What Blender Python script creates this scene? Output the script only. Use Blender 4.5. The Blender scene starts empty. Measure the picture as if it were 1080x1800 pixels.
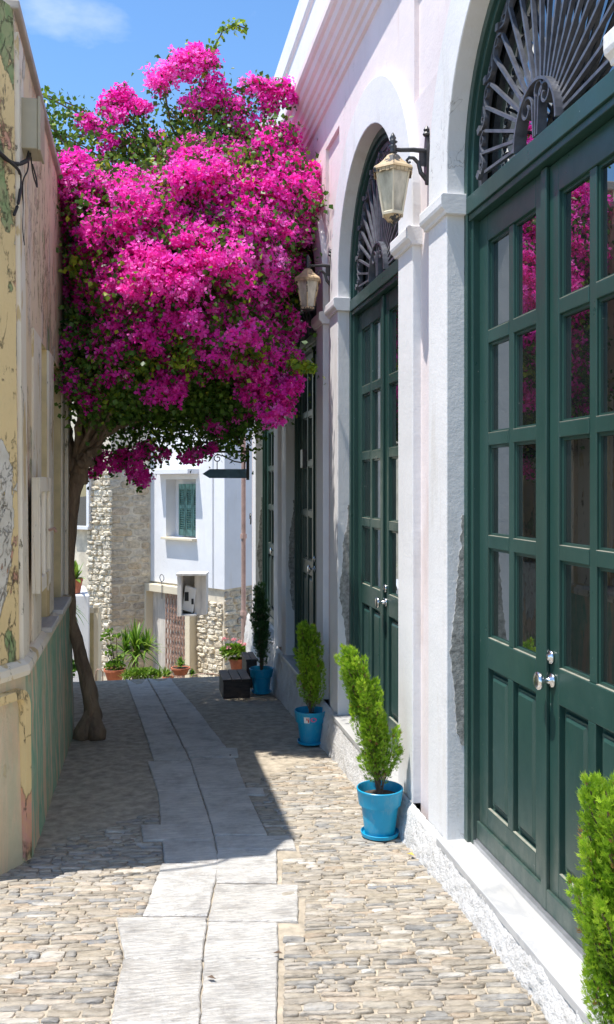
import bpy, math, random
import numpy as np
from mathutils import Vector, Matrix, noise as mn
random.seed(7); rng = np.random.default_rng(7)
SC = bpy.context.scene; COL = SC.collection
R = math.radians
# ---------------------------------------------------------------- camera
# alley frame: +Y runs along the alley, +X towards the arcaded house on the right, eye 1.88 m up
TH = math.atan(295/1600.0); CT, ST = math.cos(TH), math.sin(TH)
EYE = 1.88; HZ = 855.0; FPX = 1600.0
cd = bpy.data.cameras.new('camera'); cam = bpy.data.objects.new('camera', cd); COL.objects.link(cam)
cam.location = (0, 0, EYE); cam.rotation_euler = (R(90), 0, -TH)
cd.sensor_fit = 'VERTICAL'; cd.sensor_height = 36; cd.lens = 32.0; cd.shift_y = -0.025
cd.clip_start = 0.05; cd.clip_end = 2000
SC.camera = cam
# ---------------------------------------------------------------- light
SUNH = Vector((-1, -0.2, 0)).normalized(); EL = R(71.4)
sun_to = Vector((SUNH.x*math.cos(EL), SUNH.y*math.cos(EL), math.sin(EL)))
sl = bpy.data.lights.new('sun', 'SUN'); so = bpy.data.objects.new('sun', sl); COL.objects.link(so)
sl.energy = 5.0; sl.angle = R(0.53); sl.color = (1.0, 0.955, 0.89)
so.rotation_euler = sun_to.to_track_quat('Z', 'Y').to_euler()
W = bpy.data.worlds.new('World'); SC.world = W; W.use_nodes = True
SKY_STRENGTH = 0.15
def build_world():
    nt = W.node_tree; nt.nodes.clear(); L = nt.links.new
    out = nt.nodes.new('ShaderNodeOutputWorld'); bg = nt.nodes.new('ShaderNodeBackground')
    sky = nt.nodes.new('ShaderNodeTexSky'); sky.sky_type = 'NISHITA'; sky.sun_disc = False
    sky.sun_elevation = EL; sky.sun_rotation = math.atan2(sun_to.x, sun_to.y)
    sky.air_density = 1.0; sky.dust_density = 0.15; sky.ozone_density = 2.2; sky.altitude = 20
    tc = nt.nodes.new('ShaderNodeTexCoord'); mp = nt.nodes.new('ShaderNodeMapping')
    mp.inputs['Scale'].default_value = (1, 1, 2.2); mp.inputs['Location'].default_value = (2.3, 5.1, .4)
    nz = nt.nodes.new('ShaderNodeTexNoise'); nz.inputs['Scale'].default_value = 3.1; nz.inputs['Detail'].default_value = 7
    nz.inputs['Roughness'].default_value = .56
    rp = nt.nodes.new('ShaderNodeValToRGB'); rp.color_ramp.elements[0].position = .635; rp.color_ramp.elements[1].position = .88
    rp.color_ramp.elements[1].color = (.8, .8, .8, 1)
    mx = nt.nodes.new('ShaderNodeMixRGB'); mx.inputs[2].default_value = (5.6, 6.0, 6.6, 1)
    L(tc.outputs['Generated'], mp.inputs[0]); L(mp.outputs[0], nz.inputs[0]); L(nz.outputs[0], rp.inputs[0])
    hs = nt.nodes.new('ShaderNodeHueSaturation'); hs.inputs['Saturation'].default_value = 1.17; hs.inputs['Value'].default_value = 1.22
    L(sky.outputs[0], hs.inputs['Color']); L(rp.outputs[0], mx.inputs[0]); L(hs.outputs[0], mx.inputs[1]); L(mx.outputs[0], bg.inputs[0])
    bg.inputs[1].default_value = SKY_STRENGTH; L(bg.outputs[0], out.inputs[0])
build_world()
vs = SC.view_settings; vs.view_transform = 'Standard'; vs.look = 'None'; vs.gamma = 1; vs.use_curve_mapping = False
vs.exposure = 0.47
cy = SC.cycles; cy.max_bounces = 8; cy.diffuse_bounces = 5; cy.glossy_bounces = 4; cy.transmission_bounces = 4
cy.transparent_max_bounces = 8; cy.caustics_reflective = False; cy.caustics_refractive = False
# ---------------------------------------------------------------- picture geometry
def cw(xc, d): return (xc*CT + d*ST, -xc*ST + d*CT)           # camera ground plan -> alley plan
def P(px, py, d):                                              # a point at depth d that shows at (px, py)
    x, y = cw((px-540)/FPX*d, d); return Vector((x, y, EYE-(py-HZ)/FPX*d))
ZP = [(-50, .02), (3.4, .02), (4, 0), (5, -.05), (7, -.15), (9, -.27), (11.1, -.43), (11.9, -.78), (13, -1.0), (15, -1.4), (17, -1.75), (24, -2.4), (60, -5), (400, -9)]
def zg(y):
    for (a, za), (b, zb) in zip(ZP, ZP[1:]):
        if y <= b: return za+(zb-za)*max(0, (y-a))/(b-a)
    return ZP[-1][1]
def hit(px, py):                                               # pixel -> ground
    d = 5.0
    for _ in range(40):
        y = cw((px-540)/FPX*d, d)[1]; d += .6*((EYE-zg(min(y, 11.1)))*FPX/(py-HZ)-d)
    x, y = cw((px-540)/FPX*d, d); return x, y
# ---------------------------------------------------------------- materials
class NT:
    def __init__(s, name):
        s.m = bpy.data.materials.new(name); s.m.use_nodes = True; s.t = s.m.node_tree; s.t.nodes.clear()
        s.out = s.t.nodes.new('ShaderNodeOutputMaterial'); s.b = s.t.nodes.new('ShaderNodeBsdfPrincipled')
        s.t.links.new(s.b.outputs[0], s.out.inputs[0]); s.geo = s.t.nodes.new('ShaderNodeNewGeometry')
        s.tc = s.t.nodes.new('ShaderNodeTexCoord'); s.n = {}
    def L(s, a, b): s.t.links.new(a, b)
    def src(s, obj=False): return s.tc.outputs['Object'] if obj else s.geo.outputs['Position']
    def noise(s, scale, detail=4, rough=.55, sc=(1, 1, 1), obj=False, dist=0):
        mp = s.t.nodes.new('ShaderNodeMapping'); mp.inputs['Scale'].default_value = sc
        n = s.t.nodes.new('ShaderNodeTexNoise'); n.inputs['Scale'].default_value = scale; n.inputs['Detail'].default_value = detail
        n.inputs['Roughness'].default_value = rough; n.inputs['Distortion'].default_value = dist
        s.L(s.src(obj), mp.inputs[0]); s.L(mp.outputs[0], n.inputs[0]); return n.outputs[0]
    def voro(s, scale, feature='F1', sc=(1, 1, 1), obj=False):
        mp = s.t.nodes.new('ShaderNodeMapping'); mp.inputs['Scale'].default_value = sc
        n = s.t.nodes.new('ShaderNodeTexVoronoi'); n.feature = feature; n.inputs['Scale'].default_value = scale
        s.L(s.src(obj), mp.inputs[0]); s.L(mp.outputs[0], n.inputs['Vector']); return n.outputs[0]
    def ramp(s, v, stops, interp='LINEAR'):
        r = s.t.nodes.new('ShaderNodeValToRGB'); e = r.color_ramp.elements; r.color_ramp.interpolation = interp
        while len(e) < len(stops): e.new(.5)
        for el, (p, c) in zip(e, stops):
            el.position = p; el.color = (c, c, c, 1) if isinstance(c, (int, float)) else (*c, 1)
        s.L(v, r.inputs[0]); return r.outputs[0]
    def mix(s, f, a, b, mode='MIX'):
        m = s.t.nodes.new('ShaderNodeMixRGB'); m.blend_type = mode
        for i, v in enumerate((f, a, b)):
            if isinstance(v, (int, float)): m.inputs[i].default_value = v if i == 0 else (v, v, v, 1)
            elif isinstance(v, tuple): m.inputs[i].default_value = (*v, 1)
            else: s.L(v, m.inputs[i])
        return m.outputs[0]
    def math(s, op, a, b=0.0):
        m = s.t.nodes.new('ShaderNodeMath'); m.operation = op
        for i, v in enumerate((a, b)):
            if isinstance(v, (int, float)): m.inputs[i].default_value = v
            else: s.L(v, m.inputs[i])
        return m.outputs[0]
    def sep(s, i):
        x = s.t.nodes.new('ShaderNodeSeparateXYZ'); s.L(s.geo.outputs['Position'], x.inputs[0]); return x.outputs[i]
    def rnd(s, attr=None):
        if attr:
            a = s.t.nodes.new('ShaderNodeAttribute'); a.attribute_name = attr; return a.outputs['Fac']
        return s.t.nodes.new('ShaderNodeObjectInfo').outputs['Random']
    def bump(s, h, strength=.3, dist=.01, prev=None):
        b = s.t.nodes.new('ShaderNodeBump'); b.inputs['Strength'].default_value = strength; b.inputs['Distance'].default_value = dist
        s.L(h, b.inputs['Height'])
        if prev is not None: s.L(prev, b.inputs['Normal'])
        s.L(b.outputs[0], s.b.inputs['Normal']); return b.outputs[0]
    def col(s, c):
        if isinstance(c, tuple): s.b.inputs['Base Color'].default_value = (*c, 1)
        else: s.L(c, s.b.inputs['Base Color'])
    def set(s, **k):
        for n, v in k.items():
            s.b.inputs[{'rough': 'Roughness', 'metal': 'Metallic', 'spec': 'Specular IOR Level', 'coat': 'Coat Weight', 'ior': 'IOR', 'coatr': 'Coat Roughness'}[n]].default_value = v
        return s
def plain(name, c, rough=.6, var=.12, scale=6, bump=.15, metal=0, spec=.5, bscale=60, sc=(1, 1, 1)):
    t = NT(name); d = tuple(x*(1-var*1.6) for x in c); l = tuple(min(1, x*(1+var)) for x in c)
    t.col(t.ramp(t.noise(scale, 6, .6, sc), [(.3, d), (.7, l)])); t.set(rough=rough, metal=metal, spec=spec)
    if bump: t.bump(t.noise(bscale, 5, .6), bump, .004)
    return t.m
M = {}
def plaster(name, c, dirt, crack=.5, streak=.6):
    t = NT(name)
    base = t.ramp(t.noise(1.7, 7, .6), [(.3, tuple(x*.9 for x in c)), (.65, c)])
    st = t.ramp(t.noise(5, 7, .65, (1, 1, .16)), [(.56, 0.0), (.8, 1.0)])
    base = t.mix(t.math('MULTIPLY', st, streak), base, dirt)
    sp = t.ramp(t.noise(48, 4, .6), [(.68, 0.0), (.74, 1.0)])
    base = t.mix(t.math('MULTIPLY', sp, .35), base, dirt)
    cr = t.ramp(t.noise(2.1, 5, .7, (1, 1, .45), dist=1.2), [(.494, 0.0), (.5, 1.0), (.506, 0.0)])
    brk = t.ramp(t.noise(1.3, 3), [(.62, 0.0), (.66, 1.0)])
    cr = t.math('MULTIPLY', t.math('MULTIPLY', cr, brk), crack)
    t.col(t.mix(cr, base, (.16, .14, .12))); t.set(rough=.85, spec=.25)
    h = t.math('ADD', t.noise(7, 6, .6), t.math('MULTIPLY', t.noise(70, 4, .6), .35))
    t.bump(t.math('SUBTRACT', h, cr), .4, .009); return t.m
M['white'] = plaster('white_lime_plaster', (.79, .782, .778), (.52, .47, .40))
M['pink'] = plaster('pale_pink_plaster', (.82, .735, .73), (.55, .40, .33), .7)
M['housewhite'] = plaster('smooth_white_plaster', (.80, .81, .83), (.62, .56, .46), .2, .35)
M['cream'] = plaster('cream_frame_plaster', (.74, .66, .50), (.45, .36, .25), .4)
def m_green():
    t = NT('dark_green_gloss_paint')
    c = t.ramp(t.noise(3, 6, .65, (1, 1, .4)), [(.3, (.014, .050, .041)), (.75, (.026, .074, .062))])
    d = t.ramp(t.noise(40, 5, .7), [(.62, 0.0), (.8, 1.0)])
    c = t.mix(t.math('MULTIPLY', d, .3), c, (.10, .14, .12))
    z = t.sep(2); ds = t.ramp(z, [(.16, 1.0), (.55, .12), (.9, .0)]); du = t.math('MULTIPLY', ds, t.ramp(t.noise(14, 6, .7, (1, 1, .5)), [(.35, 0.0), (.7, 1.0)])); c = t.mix(t.math('MULTIPLY', du, .4), c, (.26, .25, .21))
    ch = t.ramp(t.noise(34, 3, .6), [(.735, 0.0), (.75, 1.0)]); c = t.mix(ch, c, (.22, .24, .22)); t.col(c); t.set(spec=.55); t.L(t.ramp(t.noise(5, 6, .7), [(.3, .26), (.7, .48)]), t.b.inputs['Roughness'])
    t.bump(t.noise(26, 5, .6, (1, 1, .12)), .12, .003); return t.m
M['green'] = m_green()
M['ledge'] = plain('dusty_green_ledge_paint', (.30, .30, .24), .8, .2, 18)
def m_glass():
    t = NT('window_glass'); t.t.nodes.remove(t.b)
    d = t.t.nodes.new('ShaderNodeBsdfDiffuse'); g = t.t.nodes.new('ShaderNodeBsdfGlossy'); mx = t.t.nodes.new('ShaderNodeMixShader')
    t.L(t.ramp(t.noise(1.2, 3), [(.3, (.006, .009, .010)), (.7, (.022, .022, .020))]), d.inputs[0])
    g.inputs['Roughness'].default_value = .008; g.inputs[0].default_value = (.93, .97, 1, 1)
    f = t.t.nodes.new('ShaderNodeFresnel'); f.inputs[0].default_value = 2.0
    b = t.t.nodes.new('ShaderNodeBump'); b.inputs['Strength'].default_value = .04; b.inputs['Distance'].default_value = .01
    t.L(t.noise(2.2, 2), b.inputs['Height']); t.L(b.outputs[0], g.inputs['Normal'])
    ff = t.math('MINIMUM', t.math('MULTIPLY', f.outputs[0], 1.9), .8)
    t.L(ff, mx.inputs[0]); t.L(d.outputs[0], mx.inputs[1]); t.L(g.outputs[0], mx.inputs[2]); t.L(mx.outputs[0], t.out.inputs[0]); return t.m
M['glass'] = m_glass()
M['iron'] = plain('grey_painted_wrought_iron', (.095, .10, .12), .42, .3, 25, .2, .0, .7)
M['black'] = plain('black_cast_iron', (.028, .030, .034), .38, .4, 30, .4, 0, .6, 90)
M['chrome'] = plain('brushed_steel', (.72, .72, .72), .22, .06, 20, .02, 1)
M['alu'] = plain('aluminium_strip', (.55, .56, .58), .4, .1, 20, .05, .8)
def m_marble(name, a, b, vein, rough=.45, bmp=.1, bsc=40):
    t = NT(name); c = t.ramp(t.noise(2.4, 8, .6), [(.3, a), (.7, b)])
    v = t.ramp(t.noise(3.0, 9, .6, (1, .35, 1), dist=1.6), [(.46, 0.0), (.5, 1.0), (.54, 0.0)])
    c = t.mix(t.math('MULTIPLY', v, .5), c, vein); t.col(c); t.set(rough=rough); t.bump(t.noise(bsc, 5, .6), bmp, .004); return t.m
M['marble'] = m_marble('white_marble', (.46, .455, .44), (.57, .565, .555), (.34, .35, .37))
def m_slab():
    t = NT('chiselled_marble_paving'); o = t.rnd()
    c = t.ramp(o, [(0, (.66, .63, .58)), (.5, (.69, .665, .62)), (1, (.73, .71, .67))])
    c = t.mix(.85, c, t.ramp(t.noise(5, 8, .7), [(.28, (.50, .47, .44)), (.5, (.98, .97, .95)), (.72, (1.22, 1.2, 1.17))]), 'MULTIPLY')
    s1 = t.ramp(t.noise(24, 8, .72, (.4, 1.6, 1)), [(.42, 0.0), (.66, 1.0)])
    c = t.mix(t.math('MULTIPLY', s1, .45), c, (.26, .26, .27))
    w = t.ramp(t.noise(3.2, 6, .6, (2.4, .5, 1), dist=1.2), [(.5, 0.0), (.62, 1.0)])
    c = t.mix(t.math('MULTIPLY', w, .35), c, (.66, .64, .60))
    og = t.ramp(t.noise(6.3, 6, .65), [(.62, 0.0), (.78, 1.0)])
    c = t.mix(t.math('MULTIPLY', og, .35), c, (.50, .34, .20)); gy_ = t.ramp(t.noise(11, 8, .75, (.7, 1.6, 1)), [(.52, 0.0), (.7, 1.0)]); c = t.mix(t.math('MULTIPLY', gy_, .3), c, (.42, .40, .37))
    t.col(c); t.set(rough=.75, spec=.3)
    h = t.math('ADD', t.noise(42, 7, .7, (.45, 1.7, 1), dist=.8), t.math('MULTIPLY', t.noise(7, 6, .6), 1.2))
    t.bump(h, 1.0, .02); return t.m
M['slab'] = m_slab()
COBR = [(0, (.44, .38, .29)), (.16, (.35, .31, .255)), (.30, (.49, .44, .36)), (.42, (.29, .285, .275)), (.53, (.43, .37, .29)), (.66, (.38, .35, .31)),
        (.78, (.54, .49, .42)), (.88, (.46, .36, .26)), (.94, (.62, .59, .53)), (1, (.26, .265, .275))]
def m_cob(name, attr, ramp, b=1.0, n=30, bdist=.012):
    t = NT(name); c = t.ramp(t.rnd(attr), ramp)
    c = t.mix(.9, c, t.ramp(t.noise(n, 7, .7, (.5, 1.4, 1)), [(.30, (.42, .41, .40)), (.5, (.95, .94, .92)), (.70, (1.38, 1.36, 1.32))]), 'MULTIPLY')
    g = t.ramp(t.noise(15, 8, .72), [(.46, 0.0), (.68, 1.0)])
    c = t.mix(t.math('MULTIPLY', g, .5), c, (.47, .41, .325))
    t.col(c); t.set(rough=.8, spec=.3); t.bump(t.math('ADD', t.noise(n*1.6, 7, .7, (.5, 1.6, 1)), t.noise(n*.4, 5)), b, bdist); return t.m
M['cob'] = m_cob('schist_cobble', None, COBR); M['cobs'] = m_cob('schist_cobble_bed', 'rnd', COBR)
M['grout'] = plain('sandy_mortar', (.43, .37, .285), .95, .25, 14, .9, bscale=110)
M['earth'] = plain('dry_ground', (.30, .26, .20), .95, .25, 2, .5)
RUB = [(0, (.68, .59, .44)), (.25, (.55, .48, .37)), (.4, (.72, .64, .50)), (.55, (.46, .43, .38)), (.7, (.62, .50, .34)), (.85, (.74, .68, .56)), (1, (.50, .37, .25))]
M['rubble'] = m_cob('rubble_stone', None, RUB, .9, 16, .03)
M['rubblepale'] = m_cob('sunlight_toned_rubble_stone', None, [(0, (.82, .74, .58)), (.3, (.72, .63, .48)), (.6, (.86, .80, .66)), (.8, (.64, .58, .47)), (1, (.86, .82, .70))], .9, 16, .03)  # paler rubble copy: sunlight on the sunward faces put into the stone colour
M['lime'] = plain('lime_mortar', (.68, .61, .48), .95, .2, 5, .9, bscale=35)
def m_rough():
    t = NT('white_roughcast'); c = t.ramp(t.noise(9, 6, .6), [(.3, (.60, .585, .56)), (.7, (.72, .71, .695))])
    z = t.ramp(t.noise(22, 6, .7), [(.6, 0.0), (.75, 1.0)]); c = t.mix(t.math('MULTIPLY', z, .3), c, (.42, .38, .32))
    pt = t.ramp(t.noise(70, 5, .65), [(.30, 1.0), (.44, 0.0)]); c = t.mix(t.math('MULTIPLY', pt, .25), c, (.36, .34, .31)); t.col(c); t.set(rough=.9); t.bump(t.noise(70, 5, .65), 1.0, .014); return t.m
M['roughcast'] = m_rough()
M['cement'] = plain('exposed_cement_render', (.36, .35, .32), .95, .35, 34, 1.0, bscale=55)
def m_peel(name, low=False, side=False):
    t = NT(name); sz = (1.25, 1.25, .55 if side else .75)
    if low:
        c = t.ramp(t.noise(3.2, 7, .65, (1, 1, .35)), [(.3, (.62, .46, .31)), (.6, (.72, .58, .41)), (.8, (.66, .50, .36))])
        gn = t.noise(4.2, 7, .66, (1.4, 1.9, .28), dist=.4); m1 = t.ramp(gn, [(.40, 0.0), (.52, 1.0)])
        c = t.mix(t.math('MULTIPLY', m1, .75 if side else .25), c, t.ramp(t.noise(9, 4), [(.35, (.10, .42, .29)), (.7, (.30, .52, .38))]))
        m2 = t.ramp(t.noise(6, 8, .7, (1, 1, .5)), [(.6, 0.0), (.63, 1.0)]); c = t.mix(t.math('MULTIPLY', m2, .6), c, (.62, .52, .30))
        h = t.math('ADD', t.noise(30, 6, .7), m2)
        t.col(c); t.set(rough=.9, spec=.2); t.bump(h, .6, .01); return t.m
    ye = (.82, .64, .33) if not side else (.80, .65, .42)
    c = t.ramp(t.noise(2.2, 7, .6), [(.3, tuple(x*.86 for x in ye)), (.7, ye)])
    if side:
        pk = t.ramp(t.noise(2.6, 6, .6, (1, 1.4, .25), dist=.5), [(.42, 0.0), (.62, 1.0)])
        c = t.mix(t.math('MULTIPLY', pk, .45), c, (.80, .62, .52))
        lv = t.ramp(t.noise(3.4, 6, .6, (1, 1.2, .3)), [(.55, 0.0), (.68, 1.0)]); c = t.mix(t.math('MULTIPLY', lv, .55), c, (.66, .60, .60))
    n1 = t.noise(1.55, 13, .62, sz, dist=.3); n2 = t.noise(1.9, 13, .62, sz, dist=.2); n3 = t.noise(1.5, 13, .64, sz, dist=.3)
    e1 = t.ramp(n1, [(.535, 0.0), (.541, 1.0)]); c = t.mix(e1 if not side else t.math('MULTIPLY', e1, .4), c, t.ramp(t.noise(11, 5, .6), [(.35, (.66, .38, .21)), (.6, (.64, .34, .26)), (.75, (.56, .44, .25))]))
    e2 = t.ramp(n2, [(.575, 0.0), (.583, 1.0)]); c = t.mix(e2, c, t.ramp(t.noise(13, 5, .6), [(.35, (.24, .34, .15)), (.7, (.42, .40, .22))]))
    e3 = t.ramp(n3, [(.59, 0.0), (.598, 1.0)]); c = t.mix(e3, c, t.ramp(t.noise(9, 4), [(.35, (.60, .57, .48)), (.7, (.72, .70, .62))]))
    fl = t.ramp(t.noise(17, 7, .7, (1, 1, .32)), [(.64, 0.0), (.66, 1.0)]); c = t.mix(t.math('MULTIPLY', fl, .8), c, (.20, .17, .12))
    for nn_, p_ in ((n1, .538), (n2, .579), (n3, .594)):        # shadow line painted into the colour where a paint layer ends
        rim = t.ramp(nn_, [(p_-.012, 0.0), (p_-.003, 1.0), (p_+.006, 0.0)]); c = t.mix(t.math('MULTIPLY', rim, .5), c, (.25, .19, .12))
    ck = t.ramp(t.noise(3.6, 9, .7, (1, 1, .45), dist=.9), [(.493, 0.0), (.5, 1.0), (.507, 0.0)]); ck = t.math('MULTIPLY', ck, t.ramp(t.noise(1.7, 3), [(.45, 0.0), (.55, 1.0)])); c = t.mix(t.math('MULTIPLY', ck, .75), c, (.12, .10, .07))
    gr = t.ramp(t.noise(60, 6, .75, (1, 1, .5)), [(.56, 0.0), (.74, 1.0)]); c = t.mix(t.math('MULTIPLY', gr, .25), c, (.45, .36, .22)); fl = t.math('MAXIMUM', fl, ck)
    t.col(c); t.set(rough=.85, spec=.25)
    h = t.math('SUBTRACT', t.math('SUBTRACT', t.math('SUBTRACT', t.math('MULTIPLY', t.noise(24, 5), .25), e1), t.math('MULTIPLY', e2, .8)), t.math('MULTIPLY', e3, -.5))
    t.bump(t.math('SUBTRACT', h, fl), 1.0, .012); return t.m
M['peel'] = m_peel('peeling_ochre_paint'); M['peelside'] = m_peel('weathered_ochre_pink_paint', side=True)
M['dado'] = m_peel('worn_tan_dado', low=True); M['dadoside'] = m_peel('worn_tan_and_turquoise_dado', low=True, side=True)
def m_flake():
    t = NT('flaking_white_trim_paint'); c = t.ramp(t.noise(3, 6, .6, (1, 1, .4)), [(.3, (.72, .64, .48)), (.7, (.82, .77, .66))])
    f = t.ramp(t.noise(13, 8, .72, (1, 1, .3)), [(.60, 0.0), (.62, 1.0)]); g = t.ramp(t.noise(5, 6, .6, (1, 1, .3)), [(.58, 0.0), (.6, 1.0)])
    c = t.mix(g, c, (.60, .47, .25)); c = t.mix(f, c, (.19, .18, .12)); t.col(c); t.set(rough=.85)
    t.bump(t.math('SUBTRACT', t.noise(22, 5), f), .6, .006); return t.m
M['flake'] = m_flake()
M['reveal'] = plain('ochre_reveal_paint', (.76, .62, .34), .85, .15, 4, .4)
def m_leaf(name, ramp, attr='rnd', tr=.35, rough=.45, tt=(1.25, 1.3, .9)):
    t = NT(name); c = t.ramp(t.rnd(attr), ramp); t.col(c); t.set(rough=rough, spec=.35)
    tl = t.t.nodes.new('ShaderNodeBsdfTranslucent'); mx = t.t.nodes.new('ShaderNodeMixShader'); mx.inputs[0].default_value = tr
    t.L(t.mix(1, c, tt, 'MULTIPLY'), tl.inputs[0]); t.L(t.b.outputs[0], mx.inputs[1]); t.L(tl.outputs[0], mx.inputs[2]); t.L(mx.outputs[0], t.out.inputs[0]); return t.m
M['leaf'] = m_leaf('bougainvillea_leaf', [(0, (.03, .085, .012)), (.5, (.075, .165, .022)), (.8, (.15, .26, .03)), (1, (.36, .46, .04))])
M['bract'] = m_leaf('magenta_bract', [(0, (.64, .010, .33)), (.25, (.90, .032, .53)), (.65, (.98, .10, .67)), (.93, (1.0, .32, .82)), (.935, (.85, .75, .62)), (1, (.9, .85, .75))], tr=.45, rough=.6, tt=(1.15, 1.05, 1.05))
M['fir'] = m_leaf('lime_cypress_foliage', [(0, (.08, .17, .012)), (.5, (.20, .36, .022)), (.85, (.34, .52, .035)), (.96, (.44, .58, .06)), (.965, (.34, .17, .06)), (1, (.30, .15, .06))], tr=.35)
M['firdark'] = m_leaf('shade_toned_cypress_foliage', [(0, (.018, .055, .02)), (.6, (.05, .12, .035)), (.96, (.09, .18, .05)), (1, (.16, .10, .05))], tr=.2)  # darker foliage copy: the shade over the far cypress put into its colour
M['plant'] = m_leaf('garden_leaf', [(0, (.05, .13, .02)), (.6, (.12, .25, .03)), (1, (.28, .38, .06))], tr=.35)
M['petal'] = m_leaf('pale_pink_petal', [(0, (.75, .25, .35)), (1, (.85, .45, .50))], tr=.3)
def m_bark():
    t = NT('ridged_bark'); c = t.ramp(t.noise(11, 8, .7, (1, 1, .3), dist=.6), [(.3, (.14, .09, .06)), (.55, (.29, .205, .13)), (.8, (.42, .31, .205))]); t.col(c); t.set(rough=.9)
    t.bump(t.noise(16, 8, .7, (1, 1, .28), dist=.8), 1.0, .03); return t.m
M['bark'] = m_bark()
M['twig'] = plain('brown_twig', (.13, .085, .055), .85, .3, 20, .3)
M['soil'] = plain('potting_soil', (.07, .05, .035), .95, .4, 40, 1)
def m_pot():
    t = NT('turquoise_plastic_pot'); c = t.ramp(t.noise(5, 5, .6), [(.3, (.0, .27, .46)), (.7, (.006, .34, .56))])
    d = t.ramp(t.noise(14, 8, .75, (1, 1, .5)), [(.5, 0.0), (.75, 1.0)]); t.col(t.mix(t.math('MULTIPLY', d, .32), c, (.36, .42, .42))); t.set(rough=.36); t.bump(t.noise(120, 3), .05, .002); return t.m
M['pot'] = m_pot()
M['terra'] = plain('terracotta', (.52, .17, .09), .8, .2, 8, .3)
M['darkwood'] = plain('dark_stained_wood', (.050, .036, .030), .6, .4, 10, .4, bscale=40, sc=(1, 4, 4))
M['blue'] = plain('dark_blue_sign_paint', (.17, .34, .52), .5, .2, 6, .1)
M['shutter'] = plain('faded_green_shutter', (.13, .27, .24), .7, .45, 14, .4, sc=(1, 1, .4))
M['pipe'] = plain('white_pvc_pipe', (.74, .76, .79), .4, .05, 3, 0)
M['pinkpipe'] = plain('dusty_pink_downpipe', (.46, .33, .30), .7, .2, 5, .2)
M['rust'] = plain('rusty_pink_metal', (.42, .27, .21), .7, .35, 12, .3)
M['board'] = plain('weathered_white_board', (.60, .57, .52), .85, .25, 8, .5, sc=(1, 1, .2))
M['beige'] = plain('beige_enamel_box', (.44, .39, .27), .5, .1, 4, .05)
M['cable'] = plain('black_cable', (.025, .022, .022), .6, .2, 4, 0)
M['lampglass'] = plain('dusty_lantern_glass', (.46, .42, .33), .22, .35, 14, .1, 0, .8, 30, (1, 1, .4))
M['lampdirt'] = m_flake  # replaced below
def m_lamptop():
    t = NT('flaking_black_and_tan_metal'); c = t.ramp(t.noise(22, 7, .7), [(.3, (.40, .28, .15)), (.6, (.52, .40, .24))])
    f = t.ramp(t.noise(12, 7, .65), [(.50, 0.0), (.52, 1.0)]); t.col(t.mix(f, c, (.035, .035, .036))); t.set(rough=.6); t.bump(t.math('ADD', t.noise(40, 4), f), .5, .003); return t.m
M['lampdirt'] = m_lamptop()
M['acwhite'] = plain('white_appliance_plastic', (.70, .70, .68), .4, .05, 4, 0)
M['dark'] = plain('dark_void_paint', (.02, .022, .024), .8, .2, 3, 0)
M['stickerw'] = plain('white_paper_sticker', (.80, .78, .74), .5, .03, 5, 0)
M['stickerp'] = plain('pink_paper_sticker', (.72, .12, .30), .5, .1, 30, 0)
M['stickerr'] = plain('red_print', (.62, .05, .04), .5, .1, 30, 0)
M['yleaf'] = plain('yellow_dry_leaf', (.62, .45, .06), .7, .2, 30, .1)
M['roofm'] = plain('roof_screed', (.45, .40, .34), .9, .2, 3, .3)
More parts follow.
